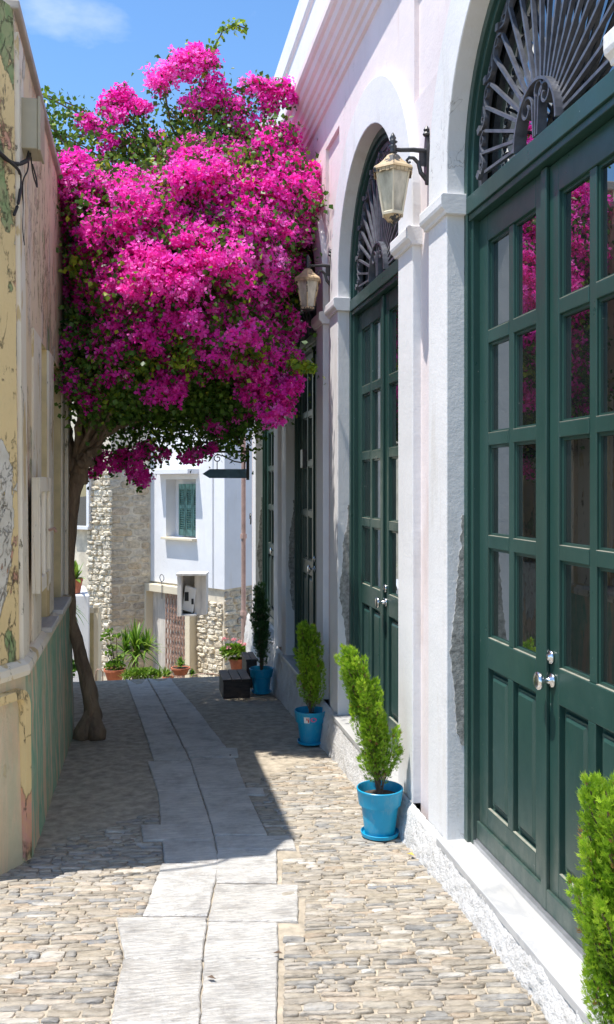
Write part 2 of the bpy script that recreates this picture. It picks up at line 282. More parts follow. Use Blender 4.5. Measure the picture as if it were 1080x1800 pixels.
# ---------------------------------------------------------------- mesh tools
class MB:
    def __init__(s): s.v = []; s.f = []; s.mi = []; s.cur = 0
    def face(s, pts):
        i = len(s.v); s.v += [tuple(p) for p in pts]; s.f.append(tuple(range(i, i+len(pts)))); s.mi.append(s.cur)
    def idx(s, pts, faces):
        i = len(s.v); s.v += [tuple(p) for p in pts]
        for f in faces: s.f.append(tuple(i+k for k in f)); s.mi.append(s.cur)
    def box(s, x0, x1, y0, y1, z0, z1):
        s.hexa([(x0, y0, z0), (x1, y0, z0), (x1, y1, z0), (x0, y1, z0), (x0, y0, z1), (x1, y0, z1), (x1, y1, z1), (x0, y1, z1)])
    def hexa(s, p): s.idx(p, [(0, 3, 2, 1), (4, 5, 6, 7), (0, 1, 5, 4), (1, 2, 6, 5), (2, 3, 7, 6), (3, 0, 4, 7)])
    def obox(s, c, ax, ay, az):                                 # oriented box from half axes
        c, ax, ay, az = map(Vector, (c, ax, ay, az))
        s.hexa([c+ax*a+ay*b+az*k for k in (-1, 1) for a, b in ((-1, -1), (1, -1), (1, 1), (-1, 1))])
    def sweep(s, path, prof, closed=False, cap=True):
        """path: frames (origin, a, b); prof: (a,b) polygon"""
        n = len(prof); i0 = len(s.v)
        for o, a, b in path: s.v += [tuple(o+a*p[0]+b*p[1]) for p in prof]
        m = len(path)
        for j in range(m if closed else m-1):
            for k in range(n):
                a_, b_ = i0+j*n+k, i0+j*n+(k+1) % n; c_, d_ = i0+((j+1) % m)*n+(k+1) % n, i0+((j+1) % m)*n+k
                s.f.append((a_, b_, c_, d_)); s.mi.append(s.cur)
        if cap and not closed:
            s.f.append(tuple(i0+k for k in range(n))[::-1]); s.mi.append(s.cur)
            s.f.append(tuple(i0+(m-1)*n+k for k in range(n))); s.mi.append(s.cur)
    def tube(s, pts, rad, n=8, wob=0):
        pts = [Vector(p) for p in pts]; rad = rad if isinstance(rad, (list, tuple)) else [rad]*len(pts)
        fr = []; up = Vector((.13, .31, .94))
        for i, p in enumerate(pts):
            t = (pts[min(i+1, len(pts)-1)]-pts[max(i-1, 0)]).normalized()
            a = t.cross(up)
            if a.length < .1: a = t.cross(Vector((1, 0, 0)))
            a.normalize(); b = t.cross(a); up = -a.cross(t) if False else up
            fr.append((p, a, b, rad[i]))
        i0 = len(s.v)
        for p, a, b, r in fr:
            for k in range(n):
                an = 2*math.pi*k/n; rr = r*(1+(wob*mn.noise(Vector((p.x*9+math.cos(an)*2, p.y*9+math.sin(an)*2, p.z*7))) if wob else 0))
                s.v.append(tuple(p+a*math.cos(an)*rr+b*math.sin(an)*rr))
        for j in range(len(fr)-1):
            for k in range(n):
                s.f.append((i0+j*n+k, i0+j*n+(k+1) % n, i0+(j+1)*n+(k+1) % n, i0+(j+1)*n+k)); s.mi.append(s.cur)
        s.f.append(tuple(i0+k for k in range(n))[::-1]); s.mi.append(s.cur)
        s.f.append(tuple(i0+(len(fr)-1)*n+k for k in range(n))); s.mi.append(s.cur)
    def lathe(s, prof, c=(0, 0, 0), n=24, rot=0, caps=True):
        i0 = len(s.v)
        for r, z in prof:
            for k in range(n):
                a = 2*math.pi*k/n+rot; s.v.append((c[0]+r*math.cos(a), c[1]+r*math.sin(a), c[2]+z))
        for j in range(len(prof)-1):
            for k in range(n):
                s.f.append((i0+j*n+k, i0+j*n+(k+1) % n, i0+(j+1)*n+(k+1) % n, i0+(j+1)*n+k)); s.mi.append(s.cur)
        if caps:
            for j, rv in ((0, True), (len(prof)-1, False)):
                f = tuple(i0+j*n+k for k in range(n)); s.f.append(f[::-1] if rv else f); s.mi.append(s.cur)
    def build(s, name, mats, parent=None, smooth=False, bevel=0, org=None, rnd=None):
        me = bpy.data.meshes.new(name)
        o_ = Vector(org) if org is not None else (wloc(parent) if parent is not None else Vector((0, 0, 0)))
        vv = [(v[0]-o_.x, v[1]-o_.y, v[2]-o_.z) for v in s.v]
        me.from_pydata(vv, [], s.f); mats = mats if isinstance(mats, list) else [mats]
        for m in mats: me.materials.append(m)
        if len(mats) > 1: me.polygons.foreach_set('material_index', s.mi)
        if smooth: me.polygons.foreach_set('use_smooth', [True]*len(s.f))
        me.update(); me.validate()
        o = bpy.data.objects.new(name, me); COL.objects.link(o)
        if parent is not None:
            o.parent = parent; o.location = o_-wloc(parent)
        else: o.location = o_
        if bevel:
            w = o.modifiers.new('weld', 'WELD'); w.merge_threshold = .0002
            b = o.modifiers.new('bevel', 'BEVEL'); b.width = bevel; b.segments = 2; b.limit_method = 'ANGLE'; b.angle_limit = R(38)
        return o
def wloc(o):
    v = Vector((0, 0, 0))
    while o is not None: v += o.location; o = o.parent
    return v
def npmesh(name, V, F, mat, parent=None, attr=None, org=None, smooth=False):
    V = np.asarray(V, dtype=np.float32); F = np.asarray(F, dtype=np.int32)
    o_ = np.array(org if org is not None else (wloc(parent) if parent is not None else (0, 0, 0)), dtype=np.float32)
    me = bpy.data.meshes.new(name); me.vertices.add(len(V)); me.vertices.foreach_set('co', (V-o_).ravel())
    k = F.shape[1]; me.loops.add(F.size); me.loops.foreach_set('vertex_index', F.ravel())
    me.polygons.add(len(F)); me.polygons.foreach_set('loop_start', np.arange(0, F.size, k)); me.polygons.foreach_set('loop_total', np.full(len(F), k))
    if smooth: me.polygons.foreach_set('use_smooth', np.ones(len(F), bool))
    me.materials.append(mat); me.update(calc_edges=True)
    if attr is not None:
        a = me.attributes.new('rnd', 'FLOAT', 'FACE'); a.data.foreach_set('value', np.asarray(attr, dtype=np.float32))
    o = bpy.data.objects.new(name, me); COL.objects.link(o)
    if parent is not None: o.parent = parent; o.location = Vector(o_.tolist())-wloc(parent)
    else: o.location = o_.tolist()
    return o
def tag(o, label=None, cat=None, group=None, kind=None):
    for k, v in (('label', label), ('category', cat), ('group', group), ('kind', kind)):
        if v: o[k] = v
    return o
def thing(name, loc, label, cat, group=None):
    o = bpy.data.objects.new(name, None); COL.objects.link(o); o.location = loc; o.empty_display_size = .1
    return tag(o, label, cat, group)
def dup(o, parent=None, loc=None):
    c = o.copy(); COL.objects.link(c)
    if parent is not None: c.parent = parent
    if loc is not None: c.location = loc
    for ch in list(o.children): dup(ch, c)
    return c
X, Y, Z = Vector((1, 0, 0)), Vector((0, 1, 0)), Vector((0, 0, 1))
# ================================================================ GROUND
def terrain():
    ys = [-60, -10, 0, 2, 3, 3.4, 4, 5, 6, 7, 8, 9, 10, 11.1, 11.9, 13, 15, 17, 24, 60, 400]; xs = [-300, -30, -6, -1, 0, 1, 2, 8, 30, 300]
    V = [(x, y, zg(y)-.03) for y in ys for x in xs]; n = len(xs)
    F = [(j*n+i, j*n+i+1, (j+1)*n+i+1, (j+1)*n+i) for j in range(len(ys)-1) for i in range(n-1)]
    o = npmesh('ground', V, F, M['earth']); tag(o, kind='structure')
terrain()
def street():
    xs = np.linspace(-3.2, 1.5, 190); ys = np.linspace(1.6, 11.15, 390); V = []
    for y in ys:
        z = zg(y)
        for x in xs: V.append((x, y, z-.0028+.003*mn.noise(Vector((x*14, y*14, 0)))+.004*mn.noise(Vector((x*3, y*3, 5)))))
    n = len(xs); F = [(j*n+i, j*n+i+1, (j+1)*n+i+1, (j+1)*n+i) for j in range(len(ys)-1) for i in range(n-1)]
    o = npmesh('street', V, F, M['grout'], smooth=True); tag(o, kind='structure'); return o
STREET = street()
# paving slabs of the central strip, read off along the joints (picture points dropped on to the ground)
LEFT = [[(221, 1190), (233, 1226)], [(233, 1226), (253, 1281)], [(253, 1281), (271, 1338)], [(260, 1340), (279, 1396)], [(279, 1396), (284, 1452)],
        [(248, 1452), (253, 1479)], [(286, 1480), (290, 1518)], [(285, 1520), (252, 1612)], [(205, 1616), (222, 1690)], [(216, 1690), (196, 1800)], [(196, 1800), (180, 1990)]]
MIDL = {1190: 258, 1281: 306, 1340: 335, 1452: 372, 1520: 386, 1612: 366, 1690: 357, 1800: 352, 1990: 345}
def midx(y):
    k = sorted(MIDL)
    for a, b in zip(k, k[1:]):
        if y <= b: return MIDL[a]+(MIDL[b]-MIDL[a])*(y-a)/(b-a)
    return MIDL[k[-1]]
RIGHT = [[(298, 1190), (318, 1216)], [(318, 1216), (352, 1256)], [(352, 1256), (398, 1316)], [(417, 1317), (419, 1332)], [(412, 1334), (432, 1386)], [(463, 1387), (466, 1399)],
         [(436, 1398), (470, 1470)], [(514, 1472), (521, 1495)], [(487, 1496), (487, 1554)], [(525, 1558), (524, 1622)], [(488, 1624), (490, 1690)], [(489, 1690), (486, 1800)], [(486, 1800), (478, 1990)]]
def slab(poly_px, side):
    pts = [Vector((*hit(*p), 0)) for p in poly_px]; c = sum(pts, Vector())/len(pts); ring = []
    for i, p in enumerate(pts):
        q = pts[(i+1) % len(pts)]; L = (q-p).length; n = max(2, int(L/.03)); nrm = (q-p).cross(Z).normalized()
        for k in range(n):
            w = .006*mn.noise(Vector((p.x+7*i, p.y, k*.55)))+.003*random.uniform(-1, 1); pp = p.lerp(q, k/n); ring.append(pp+nrm*(w*.8-.0005))
    n = len(ring); mb = MB(); zt = .009+random.uniform(0, .0025); tilt = (random.uniform(-.001, .001), random.uniform(-.0015, .0015)); V = []
    for lay, (ins, dz) in enumerate(((0, -.01), (0, zt-.005), (.006, zt))):
        for p in ring:
            q = p+(c-p).normalized()*ins; V.append((q.x, q.y, zg(q.y)+dz+tilt[0]*(q.x-c.x)*4+tilt[1]*(q.y-c.y)*2))
    V.append((c.x, c.y, zg(c.y)+zt)); F = []
    for l in (0, 1):
        for k in range(n): F.append((l*n+k, l*n+(k+1) % n, (l+1)*n+(k+1) % n, (l+1)*n+k))
    for k in range(n): F.append((2*n+k, 2*n+(k+1) % n, 3*n))
    mb.idx(V, F); mb.build('paving_slab', M['slab'], STREET, org=(c.x, c.y, zg(c.y)))
    SLABS.append([(p.x, p.y) for p in pts])
SLABS = []
for a, b in LEFT: slab([a, (midx(a[1])-1, a[1]), (midx(b[1])-1, b[1]), b], 0)
for a, b in RIGHT: slab([(midx(a[1])+2, a[1]), a, b, (midx(b[1])+2, b[1])], 1)
def inpoly(x, y, poly):
    c = False; n = len(poly)
    for i in range(n):
        (x1, y1), (x2, y2) = poly[i], poly[(i+1) % n]
        if (y1 > y) != (y2 > y) and x < (x2-x1)*(y-y1)/(y2-y1)+x1: c = not c
    return c
def cobbles():
    st = []; y = 2.3; ang = -math.atan(ST/CT)*.75; ca, sa = math.cos(ang), math.sin(ang)
    def span(yy):
        xs = []
        for pl in SLABS:
            for i in range(len(pl)):
                (x1, y1), (x2, y2) = pl[i], pl[(i+1) % len(pl)]
                if (y1 > yy) != (y2 > yy): xs.append((x2-x1)*(yy-y1)/(y2-y1)+x1)
        return (min(xs), max(xs)) if xs else (9, 9)
    while y < 12.4:
        h = random.choice((random.uniform(.017, .030), random.uniform(.022, .044)))
        sl_, sr_ = span(y+h/2+sa*-.2); sl_, sr_ = sl_-.004, sr_+.004
        for xa, xb in ((-3.3+random.uniform(0, .1), sl_), (sr_, 1.44)):
            x = xa
            while x < xb-.02:
                w = random.uniform(.04, .15)*(1.4 if random.random() < .12 else 1)
                if x+w > xb-.03: w = xb-x
                cx = x+w/2; gx = cx; gy = y+h/2+.016*mn.noise(Vector((cx*3, y*3, 0)))+sa*cx
                x += w
                if gy < 1.9 or gy > 11.1 or (gy > 4.9 and gx < -.58) or (gx < -.9-(4.7-gy)*1.2 and gy > 2) or w > .3: continue
                st.append((gx, gy, w-random.uniform(.001, .006), h*random.uniform(.8, 1.25)))
        y += h+random.uniform(.000, .004)
    def shape(w, h, seed):
        r = random.Random(seed); n = 10; top = []; rim = []; base = []; zt = r.uniform(.003, .009)
        tx, ty = r.uniform(-.06, .06), r.uniform(-.12, .12); q = r.uniform(.22, .5); pw = r.uniform(0, .32); sh = r.uniform(-.22, .22)
        for k in range(n):
            a = 2*math.pi*k/n+r.uniform(-.18, .18); c_, s_ = math.cos(a), math.sin(a)
            ux = math.copysign(abs(c_)**q, c_)*w/2*r.uniform(.90, 1.05); uy = math.copysign(abs(s_)**q, s_)*h/2*r.uniform(.88, 1.14)*(1-pw*(2*ux/w)**2)+sh*h*(ux/w)
            base.append((ux, uy, -.012)); rim.append((ux*.985, uy*.97, zt*.6)); top.append((ux*.93, uy*.86, zt+ux*tx+uy*ty+r.uniform(-.001, .001)))
        V = base+rim+top+[(0, 0, zt+.001)]; F = []
        for l in (0, 1):
            for k in range(n): F += [(l*n+k, l*n+(k+1) % n, (l+1)*n+(k+1) % n), (l*n+k, (l+1)*n+(k+1) % n, (l+1)*n+k)]
        F += [(2*n+k, 2*n+(k+1) % n, 3*n) for k in range(n)]
        return np.array(V), np.array(F)
    def vis(s_):
        d = s_[0]*ST+s_[1]*CT; xc = s_[0]*CT-s_[1]*ST
        return d > 3.1 and abs(xc/d) < .34
    st.sort(key=lambda s_: (not vis(s_), s_[0]*ST+s_[1]*CT)); meshes = []
    for i in range(40):
        V, F = shape(.12, .042, 100+i); me = bpy.data.meshes.new('cobblestone'); me.from_pydata(V.tolist(), [], F.tolist()); me.materials.append(M['cob'])
        me.polygons.foreach_set('use_smooth', [True]*len(F)); meshes.append(me)
    for i, (gx, gy, w, h) in enumerate(st[:300]):
        o = bpy.data.objects.new('cobblestone', meshes[i % 40]); COL.objects.link(o); o.parent = STREET
        o.location = (gx, gy, zg(gy)); o.rotation_euler = (0, 0, ang*.9+random.uniform(-.05, .05)+(math.pi if random.random() < .5 else 0)); o.scale = (w/.12, h/.042, 1)
    VV, FF, AA, off = [], [], [], 0
    for i, (gx, gy, w, h) in enumerate(st[300:]):
        V, F = shape(w, h, 1000+i); a = ang*.9+random.uniform(-.05, .05); c_, s_ = math.cos(a), math.sin(a)
        V = np.stack([V[:, 0]*c_-V[:, 1]*s_+gx, V[:, 0]*s_+V[:, 1]*c_+gy, V[:, 2]+zg(gy)], 1)
        VV.append(V); FF.append(F+off); off += len(V); AA += [random.random()]*len(F)
    o = npmesh('cobblestones', np.concatenate(VV), np.concatenate(FF), M['cobs'], STREET, AA, smooth=True); tag(o, kind='stuff')
cobbles()
# ================================================================ RIGHT HOUSE
PER = 2.46; C0 = 3.41; RI, RO = .81, 1.09; ZC = 3.42; XF, XR = 1.466, 1.514; S_END = 12.35
BAYS = [C0+PER*k for k in range(4)]
HR = thing('arcaded_house', (1.6, 7, 0), 'long pale pink house with white arches and four tall green doors', 'house')
def archpts(c, r, n=28, z0=.15, rev=False):
    """outline of an arched opening from near foot over the top to far foot"""
    pts = [(c-r, z0), (c-r, ZC)]
    for k in range(1, n): a = math.pi-math.pi*k/n; pts.append((c+r*math.cos(a), ZC+r*math.sin(a)))
    pts += [(c+r, ZC), (c+r, z0)]; return pts
def right_house():
    w = MB()                                                    # recessed pink wall with arched holes and sunk panels
    zt = 5.02
    for c in BAYS:
        hs = [c-1.23, c-1.09]+[c-RO+2*RO*k/56 for k in range(1, 56)]+[c+1.09, c+1.23]
        pan = [(c-1.23, c-.97), (c+.97, c+1.23)]; PZ0, PZ1 = 4.02, 4.66
        hs = sorted(set([round(x, 4) for x in hs]+[round(c-.97, 4), round(c+.97, 4)]))
        def low(s):
            d = abs(s-c); return .1 if d >= RO-1e-4 else ZC-.3+(.3+math.sqrt(RO*RO-d*d)-.012)
        for a, b in zip(hs, hs[1:]):
            m = (a+b)/2; la, lb = low(a), low(b)
            if abs(m-c) > RO: la = lb = .1
            if m-c < 0 and abs(a-(c-RO)) < 1e-3 and abs(m-c) < RO: la = ZC-.3
            if m-c > 0 and abs(b-(c+RO)) < 1e-3 and abs(m-c) < RO: lb = ZC-.3
            if abs(m-c) > .97:
                w.face([(XR, a, la), (XR, b, lb), (XR, b, PZ0), (XR, a, PZ0)]); w.face([(XR, a, PZ1), (XR, b, PZ1), (XR, b, zt), (XR, a, zt)])
            else: w.face([(XR, a, la), (XR, b, lb), (XR, b, zt), (XR, a, zt)])
        for a, b, edge in ((c-1.23, c-.97, c-.97), (c+.97, c+1.23, c+.97)):
            q = XR+.028; w.face([(q, a, PZ0), (q, b, PZ0), (q, b, PZ1), (q, a, PZ1)])
            w.face([(XR, a, PZ0), (XR, b, PZ0), (q, b, PZ0), (q, a, PZ0)]); w.face([(XR, a, PZ1), (XR, b, PZ1), (q, b, PZ1), (q, a, PZ1)])
            w.face([(XR, edge, PZ0), (XR, edge, PZ1), (q, edge, PZ1), (q, edge, PZ0)])
    w.box(XR, 1.9, -3.5, C0-1.23, .02, zt); w.box(XR, 1.62, BAYS[-1]+1.23, S_END, -.6, zt)
    w.box(1.70, 7.5, -3.5, S_END, -.9, 6.2)
    w.build('wall', M['pink'], HR)
    prof = [(XR, 4.96), (1.492, 4.97), (1.488, 5.02), (1.468, 5.03), (1.462, 5.075), (1.44, 5.09), (1.432, 5.13), (1.408, 5.145), (1.398, 5.19), (1.372, 5.21), (1.362, 5.26), (1.34, 5.275), (1.325, 5.30), (1.325, 5.35), (1.44, 5.40), (1.9, 5.4), (1.9, 4.96)]
    cr = MB(); cr.sweep([(Vector((0, -3.5, 0)), X, Z), (Vector((0, S_END+.05, 0)), X, Z)], prof); cr.build('cornice', M['pink'], HR)
    pp = MB(); pp.sweep([(Vector((0, -3.5, 0)), X, Z), (Vector((0, S_END, 0)), X, Z)], [(1.452, 5.38), (1.452, 5.99), (1.44, 6.0), (1.425, 6.03), (1.425, 6.28), (1.95, 6.28), (1.95, 5.38)]); pp.build('parapet', M['housewhite'], HR)
    # plinth: roughcast skin with real relief
    ys = np.arange(-.5, S_END, .014); nz_ = 17; V = []
    for y in ys:
        z1, z0 = .16, zg(min(y, 11.1))-.06
        for k in range(nz_):
            t = k/(nz_-1); z = z0+(z1-z0)*t; xx = 1.388+.055*t**1.5
            if t > .94: xx = 1.462
            d = .012*mn.noise(Vector((y*38, z*38, 0)))+.008*mn.noise(Vector((y*75, z*75, 4)))+.012*mn.noise(Vector((y*6, z*6, 9)))
            V.append((xx+d*(.4 if t > .94 else 1), y, z+(.004*mn.noise(Vector((y*30, 3, 0))) if k > nz_-4 else 0)))
    F = [(j*nz_+i, (j+1)*nz_+i, (j+1)*nz_+i+1, j*nz_+i+1) for j in range(len(ys)-1) for i in range(nz_-1)]
    npmesh('plinth', V, F, M['roughcast'], HR)
    for c in BAYS:
        # white band round the opening, with its reveal
        b = MB(); o_, i_ = archpts(c, RO), archpts(c, RI); n = len(o_)
        for k in range(n-1):
            b.face([(XF, *i_[k]), (XF, *i_[k+1]), (XF, *o_[k+1]), (XF, *o_[k])])
            b.face([(XF, *o_[k]), (XF, *o_[k+1]), (XR+.04, *o_[k+1]), (XR+.04, *o_[k])])
            b.face([(XF, *i_[k]), (1.70, *i_[k]), (1.70, *i_[k+1]), (XF, *i_[k+1])])
        b.face([(XF, *i_[0]), (XF, *o_[0]), (1.7, *o_[0]), (1.7, *i_[0])]); b.face([(XF, *i_[-1]), (XF, *o_[-1]), (1.7, *o_[-1]), (1.7, *i_[-1])])
        b.build('arch_surround', M['white'], HR, bevel=.006)
        for s in (-1, 1):
            a0, a1 = sorted((c+s*(RI-.032), c+s*(RO+.032))); m = MB()
            m.sweep([(Vector((0, 0, 0)), X, Z)]*0 or [(Vector((0, a0, 0)), X, Z), (Vector((0, a1, 0)), X, Z)], [(1.56, 3.195), (1.452, 3.195), (1.447, 3.21), (1.430, 3.225), (1.426, 3.24), (1.426, 3.285), (1.436, 3.295), (1.56, 3.295)])
            m.build('impost', M['white'], HR, bevel=.004)
        m = MB(); m.box(1.428, 1.60, c-.855, c+.855, .128, .164); m.build('door_sill', M['marble'], HR, bevel=.004)
        # cement showing where plaster fell off the far reveal
        for s in (1, -1):
            poly = []; zz = .72 if s > 0 else .8
            N = 90
            for k in range(N+1):
                t = k/N; z = .62+1.12*t; e = .012+.058*math.sin(math.pi*min(1, t*1.15))**.7*(.75+.5*mn.noise(Vector((c*3, z*4, s))))+.010*mn.noise(Vector((z*19, c, 1)))+.007*mn.noise(Vector((z*55, c, 2)))+.004*mn.noise(Vector((z*130, c, 2)))
                poly.append((max(.004, min(.08, e)), z))
            yy = c+s*(RI-.0025); mm = MB()
            for (e0, z0), (e1, z1) in zip(poly, poly[1:]): mm.hexa([(1.5545-e0, yy-.001, z0), (1.5545, yy-.001, z0), (1.5545, yy+.006, z0), (1.5545-e0, yy+.006, z0), (1.5545-e1, yy-.001, z1), (1.5545, yy-.001, z1), (1.5545, yy+.006, z1), (1.5545-e1, yy+.006, z1)])
            mm.build('bare_cement_patch', M['cement'], HR)
        door(c)
def ribbon(mb, pts, c, xm, w, dep, closed=False):
    """flat bar bent in the plane of the opening: pts (s,z) relative to the fan centre"""
    P_ = [Vector((xm, c+s, z)) for s, z in pts]; fr = []
    for i, p in enumerate(P_):
        t = (P_[min(i+1, len(P_)-1)]-P_[max(i-1, 0)]).normalized(); fr.append((p, X, t.cross(X)))
    mb.sweep(fr, [(-dep/2, -w/2), (dep/2, -w/2), (dep/2, w/2), (-dep/2, w/2)])
ZFAN = 3.30
def spiral(cx, cz, r0, r1, a0, turns, n=22):
    return [(cx+(r0+(r1-r0)*k/n)*math.cos(a0+turns*2*math.pi*k/n), cz+(r0+(r1-r0)*k/n)*math.sin(a0+turns*2*math.pi*k/n)) for k in range(n+1)]
PROTO = {}
def door(c):
    if 'd' in PROTO:
        for o in PROTO['d']:
            dup(o, HR, o.location+Vector((0, c-PROTO['c'], 0)))
        return
    # door frame = the part; everything else hangs under it
    f = MB()
    for k0, (r, x0, wd) in enumerate(((RI, 1.555, .045), (RI-.045, 1.572, .03), (RI-.01, 1.61, .07))):
        o_, i_ = archpts(c, r, z0=.164), archpts(c, r-wd, z0=.164)
        for k in range(len(o_)-1):
            f.hexa([(x0, *i_[k]), (x0, *o_[k]), (1.665, *o_[k]), (1.665, *i_[k]), (x0, *i_[k+1]), (x0, *o_[k+1]), (1.665, *o_[k+1]), (1.665, *i_[k+1])])
    f.box(1.548, 1.66, c-RI+.046, c+RI-.046, 3.185, 3.268); f.box(1.560, 1.66, c-RI+.05, c+RI-.05, 3.155, 3.185)
    D = f.build('door_frame', M['green'], HR, bevel=.003, org=(1.6, c, 0))
    th = MB(); th.box(1.575, 1.612, c-RI+.05, c+RI-.05, .164, .186); th.box(1.590, 1.63, c-RI+.05, c+RI-.05, .186, .192); th.build('threshold_strip', M['alu'], D, bevel=.002)
    zb, ztp = .194, 3.15; pz0, pz1 = 1.17, 3.03; ph = (pz1-pz0-3*.058)/4
    for s in (-1, 1):
        e = RI-.076; L = MB(); xa, xb = 1.605, 1.648
        def bx(a, b, z0, z1, x0=xa, x1=xb): a_, b_ = sorted((c+s*a, c+s*b)); L.box(x0, x1, a_, b_, z0, z1)
        bx(e, e-.105, zb, ztp); bx(.004, .105, zb, ztp)
        bx(.105, e-.105, pz1, ztp); bx(.105, e-.105, 1.03, pz0); bx(.105, e-.105, zb, .37)
        mid = (.105+e-.105)/2; bx(mid-.028, mid+.028, .37, 1.03); bx(mid-.026, mid+.026, pz0, pz1, 1.610)
        for k in range(1, 4): z = pz0+k*ph+(k-1)*.058; bx(.105, mid-.026, z, z+.058, 1.607); bx(mid+.026, e-.105, z, z+.058, 1.607)
        bx(.006, e-.002, zb, zb+.085, 1.590, 1.604)
        if s < 0: bx(-.022, .028, zb, ztp, 1.588, 1.604)
        lf = L.build('door_leaf', M['green'], HR, bevel=.0035, org=(1.6, c+s*.4, 0)); lf['_d'] = 1; PROTO.setdefault('d', []).append(lf)
        for col_, (a, b) in enumerate(((.105, mid-.026), (mid+.026, e-.105))):
            for k in range(4):
                z = pz0+k*(ph+.058); a_, b_ = sorted((c+s*a, c+s*b)); g = MB(); g.box(1.632, 1.637, a_, b_, z, z+ph); g.build('pane', M['glass'], lf)
                bd = MB(); t_ = .012
                for q in ((a_, b_, z, z+t_), (a_, b_, z+ph-t_, z+ph), (a_, a_+t_, z+t_, z+ph-t_), (b_-t_, b_, z+t_, z+ph-t_)): bd.box(1.620, 1.6315, *q)
                bd.cur = 1; bd.box(1.6075, 1.6195, a_+.001, b_-.001, z+.0005, z+.0025)
                bd.build('glazing_bead', [M['green'], M['ledge']], lf)
            a_, b_ = sorted((c+s*a, c+s*b)); z0, z1 = .37, 1.03; p = MB()
            def fr(x, m, m2=0): return [(x, a_+m, z0+m), (x, b_-m, z0+m), (x, b_-m, z1-m), (x, a_+m, z1-m)]
            rings = [fr(1.645, 0), fr(1.634, .0), fr(1.634, .022), fr(1.620, .026), fr(1.622, .036), fr(1.612, .05)]
            for r0, r1 in zip(rings, rings[1:]):
                for k in range(4): p.face([r0[k], r0[(k+1) % 4], r1[(k+1) % 4], r1[k]])
            p.face(rings[-1]); p.cur = 1; p.box(1.6065, 1.6195, a_+.001, b_-.001, z0+.0005, z0+.0025); p.build('door_panel', [M['green'], M['ledge']], lf)
        if s < 0:
            k_ = MB(); kp = [(.0, 0), (.026, 0), (.030, -.004), (.026, -.010), (.012, -.014), (.010, -.042), (.014, -.046), (.034, -.052), (.037, -.060), (.034, -.068), (.02, -.073), (0.0005, -.074)]
            kc = (1.604, c-.055, 1.115); i0 = len(k_.v); n = 24
            for r, xx in kp:
                for j in range(n): a = 2*math.pi*j/n; k_.v.append((kc[0]+xx, kc[1]+r*math.cos(a), kc[2]+r*math.sin(a)))
            for q in range(len(kp)-1):
                for j in range(n): k_.f.append((q*n+j, q*n+(j+1) % n, (q+1)*n+(j+1) % n, (q+1)*n+j)); k_.mi.append(0)
            k_.build('door_knob', M['chrome'], lf, smooth=True)
            k_ = MB(); kc = (1.604, c-.045, 1.205)
            for r, xx in ((.0, 0), (.027, 0), (.028, -.006), (.024, -.012), (.013, -.013), (.012, -.018), (.0005, -.019)):
                for j in range(n): a = 2*math.pi*j/n; k_.v.append((kc[0]+xx, kc[1]+r*math.cos(a), kc[2]+r*math.sin(a)))
            for q in range(6):
                for j in range(n): k_.f.append((q*n+j, q*n+(j+1) % n, (q+1)*n+(j+1) % n, (q+1)*n+j)); k_.mi.append(0)
            k_.build('lock', M['chrome'], lf, smooth=True)
    # fanlight
    g = MB(); pts = archpts(c, RI-.07, z0=3.27)
    g.idx([(1.642, c, 3.27)]+[(1.642, *p) for p in pts], [(0, k+1, k+2) for k in range(len(pts)-1)])
    FG = g.build('fanlight_pane', M['glass'], HR, org=(1.6, c, 3.3)); PROTO['d'].append(FG)
    r0, r1 = .195, .60; xm = 1.585
    ring = MB(); o_, i_ = archpts(c, RI-.078, z0=3.27), archpts(c, RI-.115, z0=3.27)
    for k in range(len(o_)-1): ring.hexa([(1.60, *i_[k]), (1.60, *o_[k]), (1.63, *o_[k]), (1.63, *i_[k]), (1.60, *i_[k+1]), (1.60, *o_[k+1]), (1.63, *o_[k+1]), (1.63, *i_[k+1])])
    ring.box(1.59, 1.61, c-.69, c+.69, 3.268, 3.282)
    G = ring.build('fanlight_grille', M['iron'], HR, org=(1.6, c, 3.3)); PROTO['d'].append(G)
    def reach(a):                                               # distance from fan centre to the ring
        dz = ZFAN-ZC; rr = .655; b_ = dz*math.sin(a); return -b_+math.sqrt(max(.01, b_*b_-dz*dz+rr*rr))
    NR = 20
    for k in range(NR+1):
        a = R(4)+(math.pi-R(8))*k/NR; rr = reach(a)-(.02 if k % 2 else .05)
        m = MB(); ribbon(m, [(r0*math.cos(a), ZFAN+r0*math.sin(a)), (rr*math.cos(a), ZFAN+rr*math.sin(a))], c, xm, .014, .017); m.build('ray_bar', M['iron'], G)
    m = MB(); ribbon(m, [(r0*math.cos(R(t)), ZFAN-.02+r0*1.12*math.sin(R(t))) for t in range(0, 181, 9)], c, xm-.012, .012, .055)
    m.build('fan_hub', M['iron'], G)
    for sg in (-1, 1):
        m = MB(); sp = spiral(sg*.085, ZFAN+.115, .055, .018, R(180) if sg > 0 else 0, -1.15*sg, 24); ribbon(m, [(sg*.018, ZFAN-.02)]+sp, c, xm-.012, .009, .04)
        m.build('hub_scroll', M['iron'], G)
    m = MB(); ribbon(m, [(.0, ZFAN-.02)]+spiral(-.03, ZFAN+.155, .035, .03, -.6, .85, 16), c, xm-.012, .009, .04); m.build('hub_scroll', M['iron'], G)
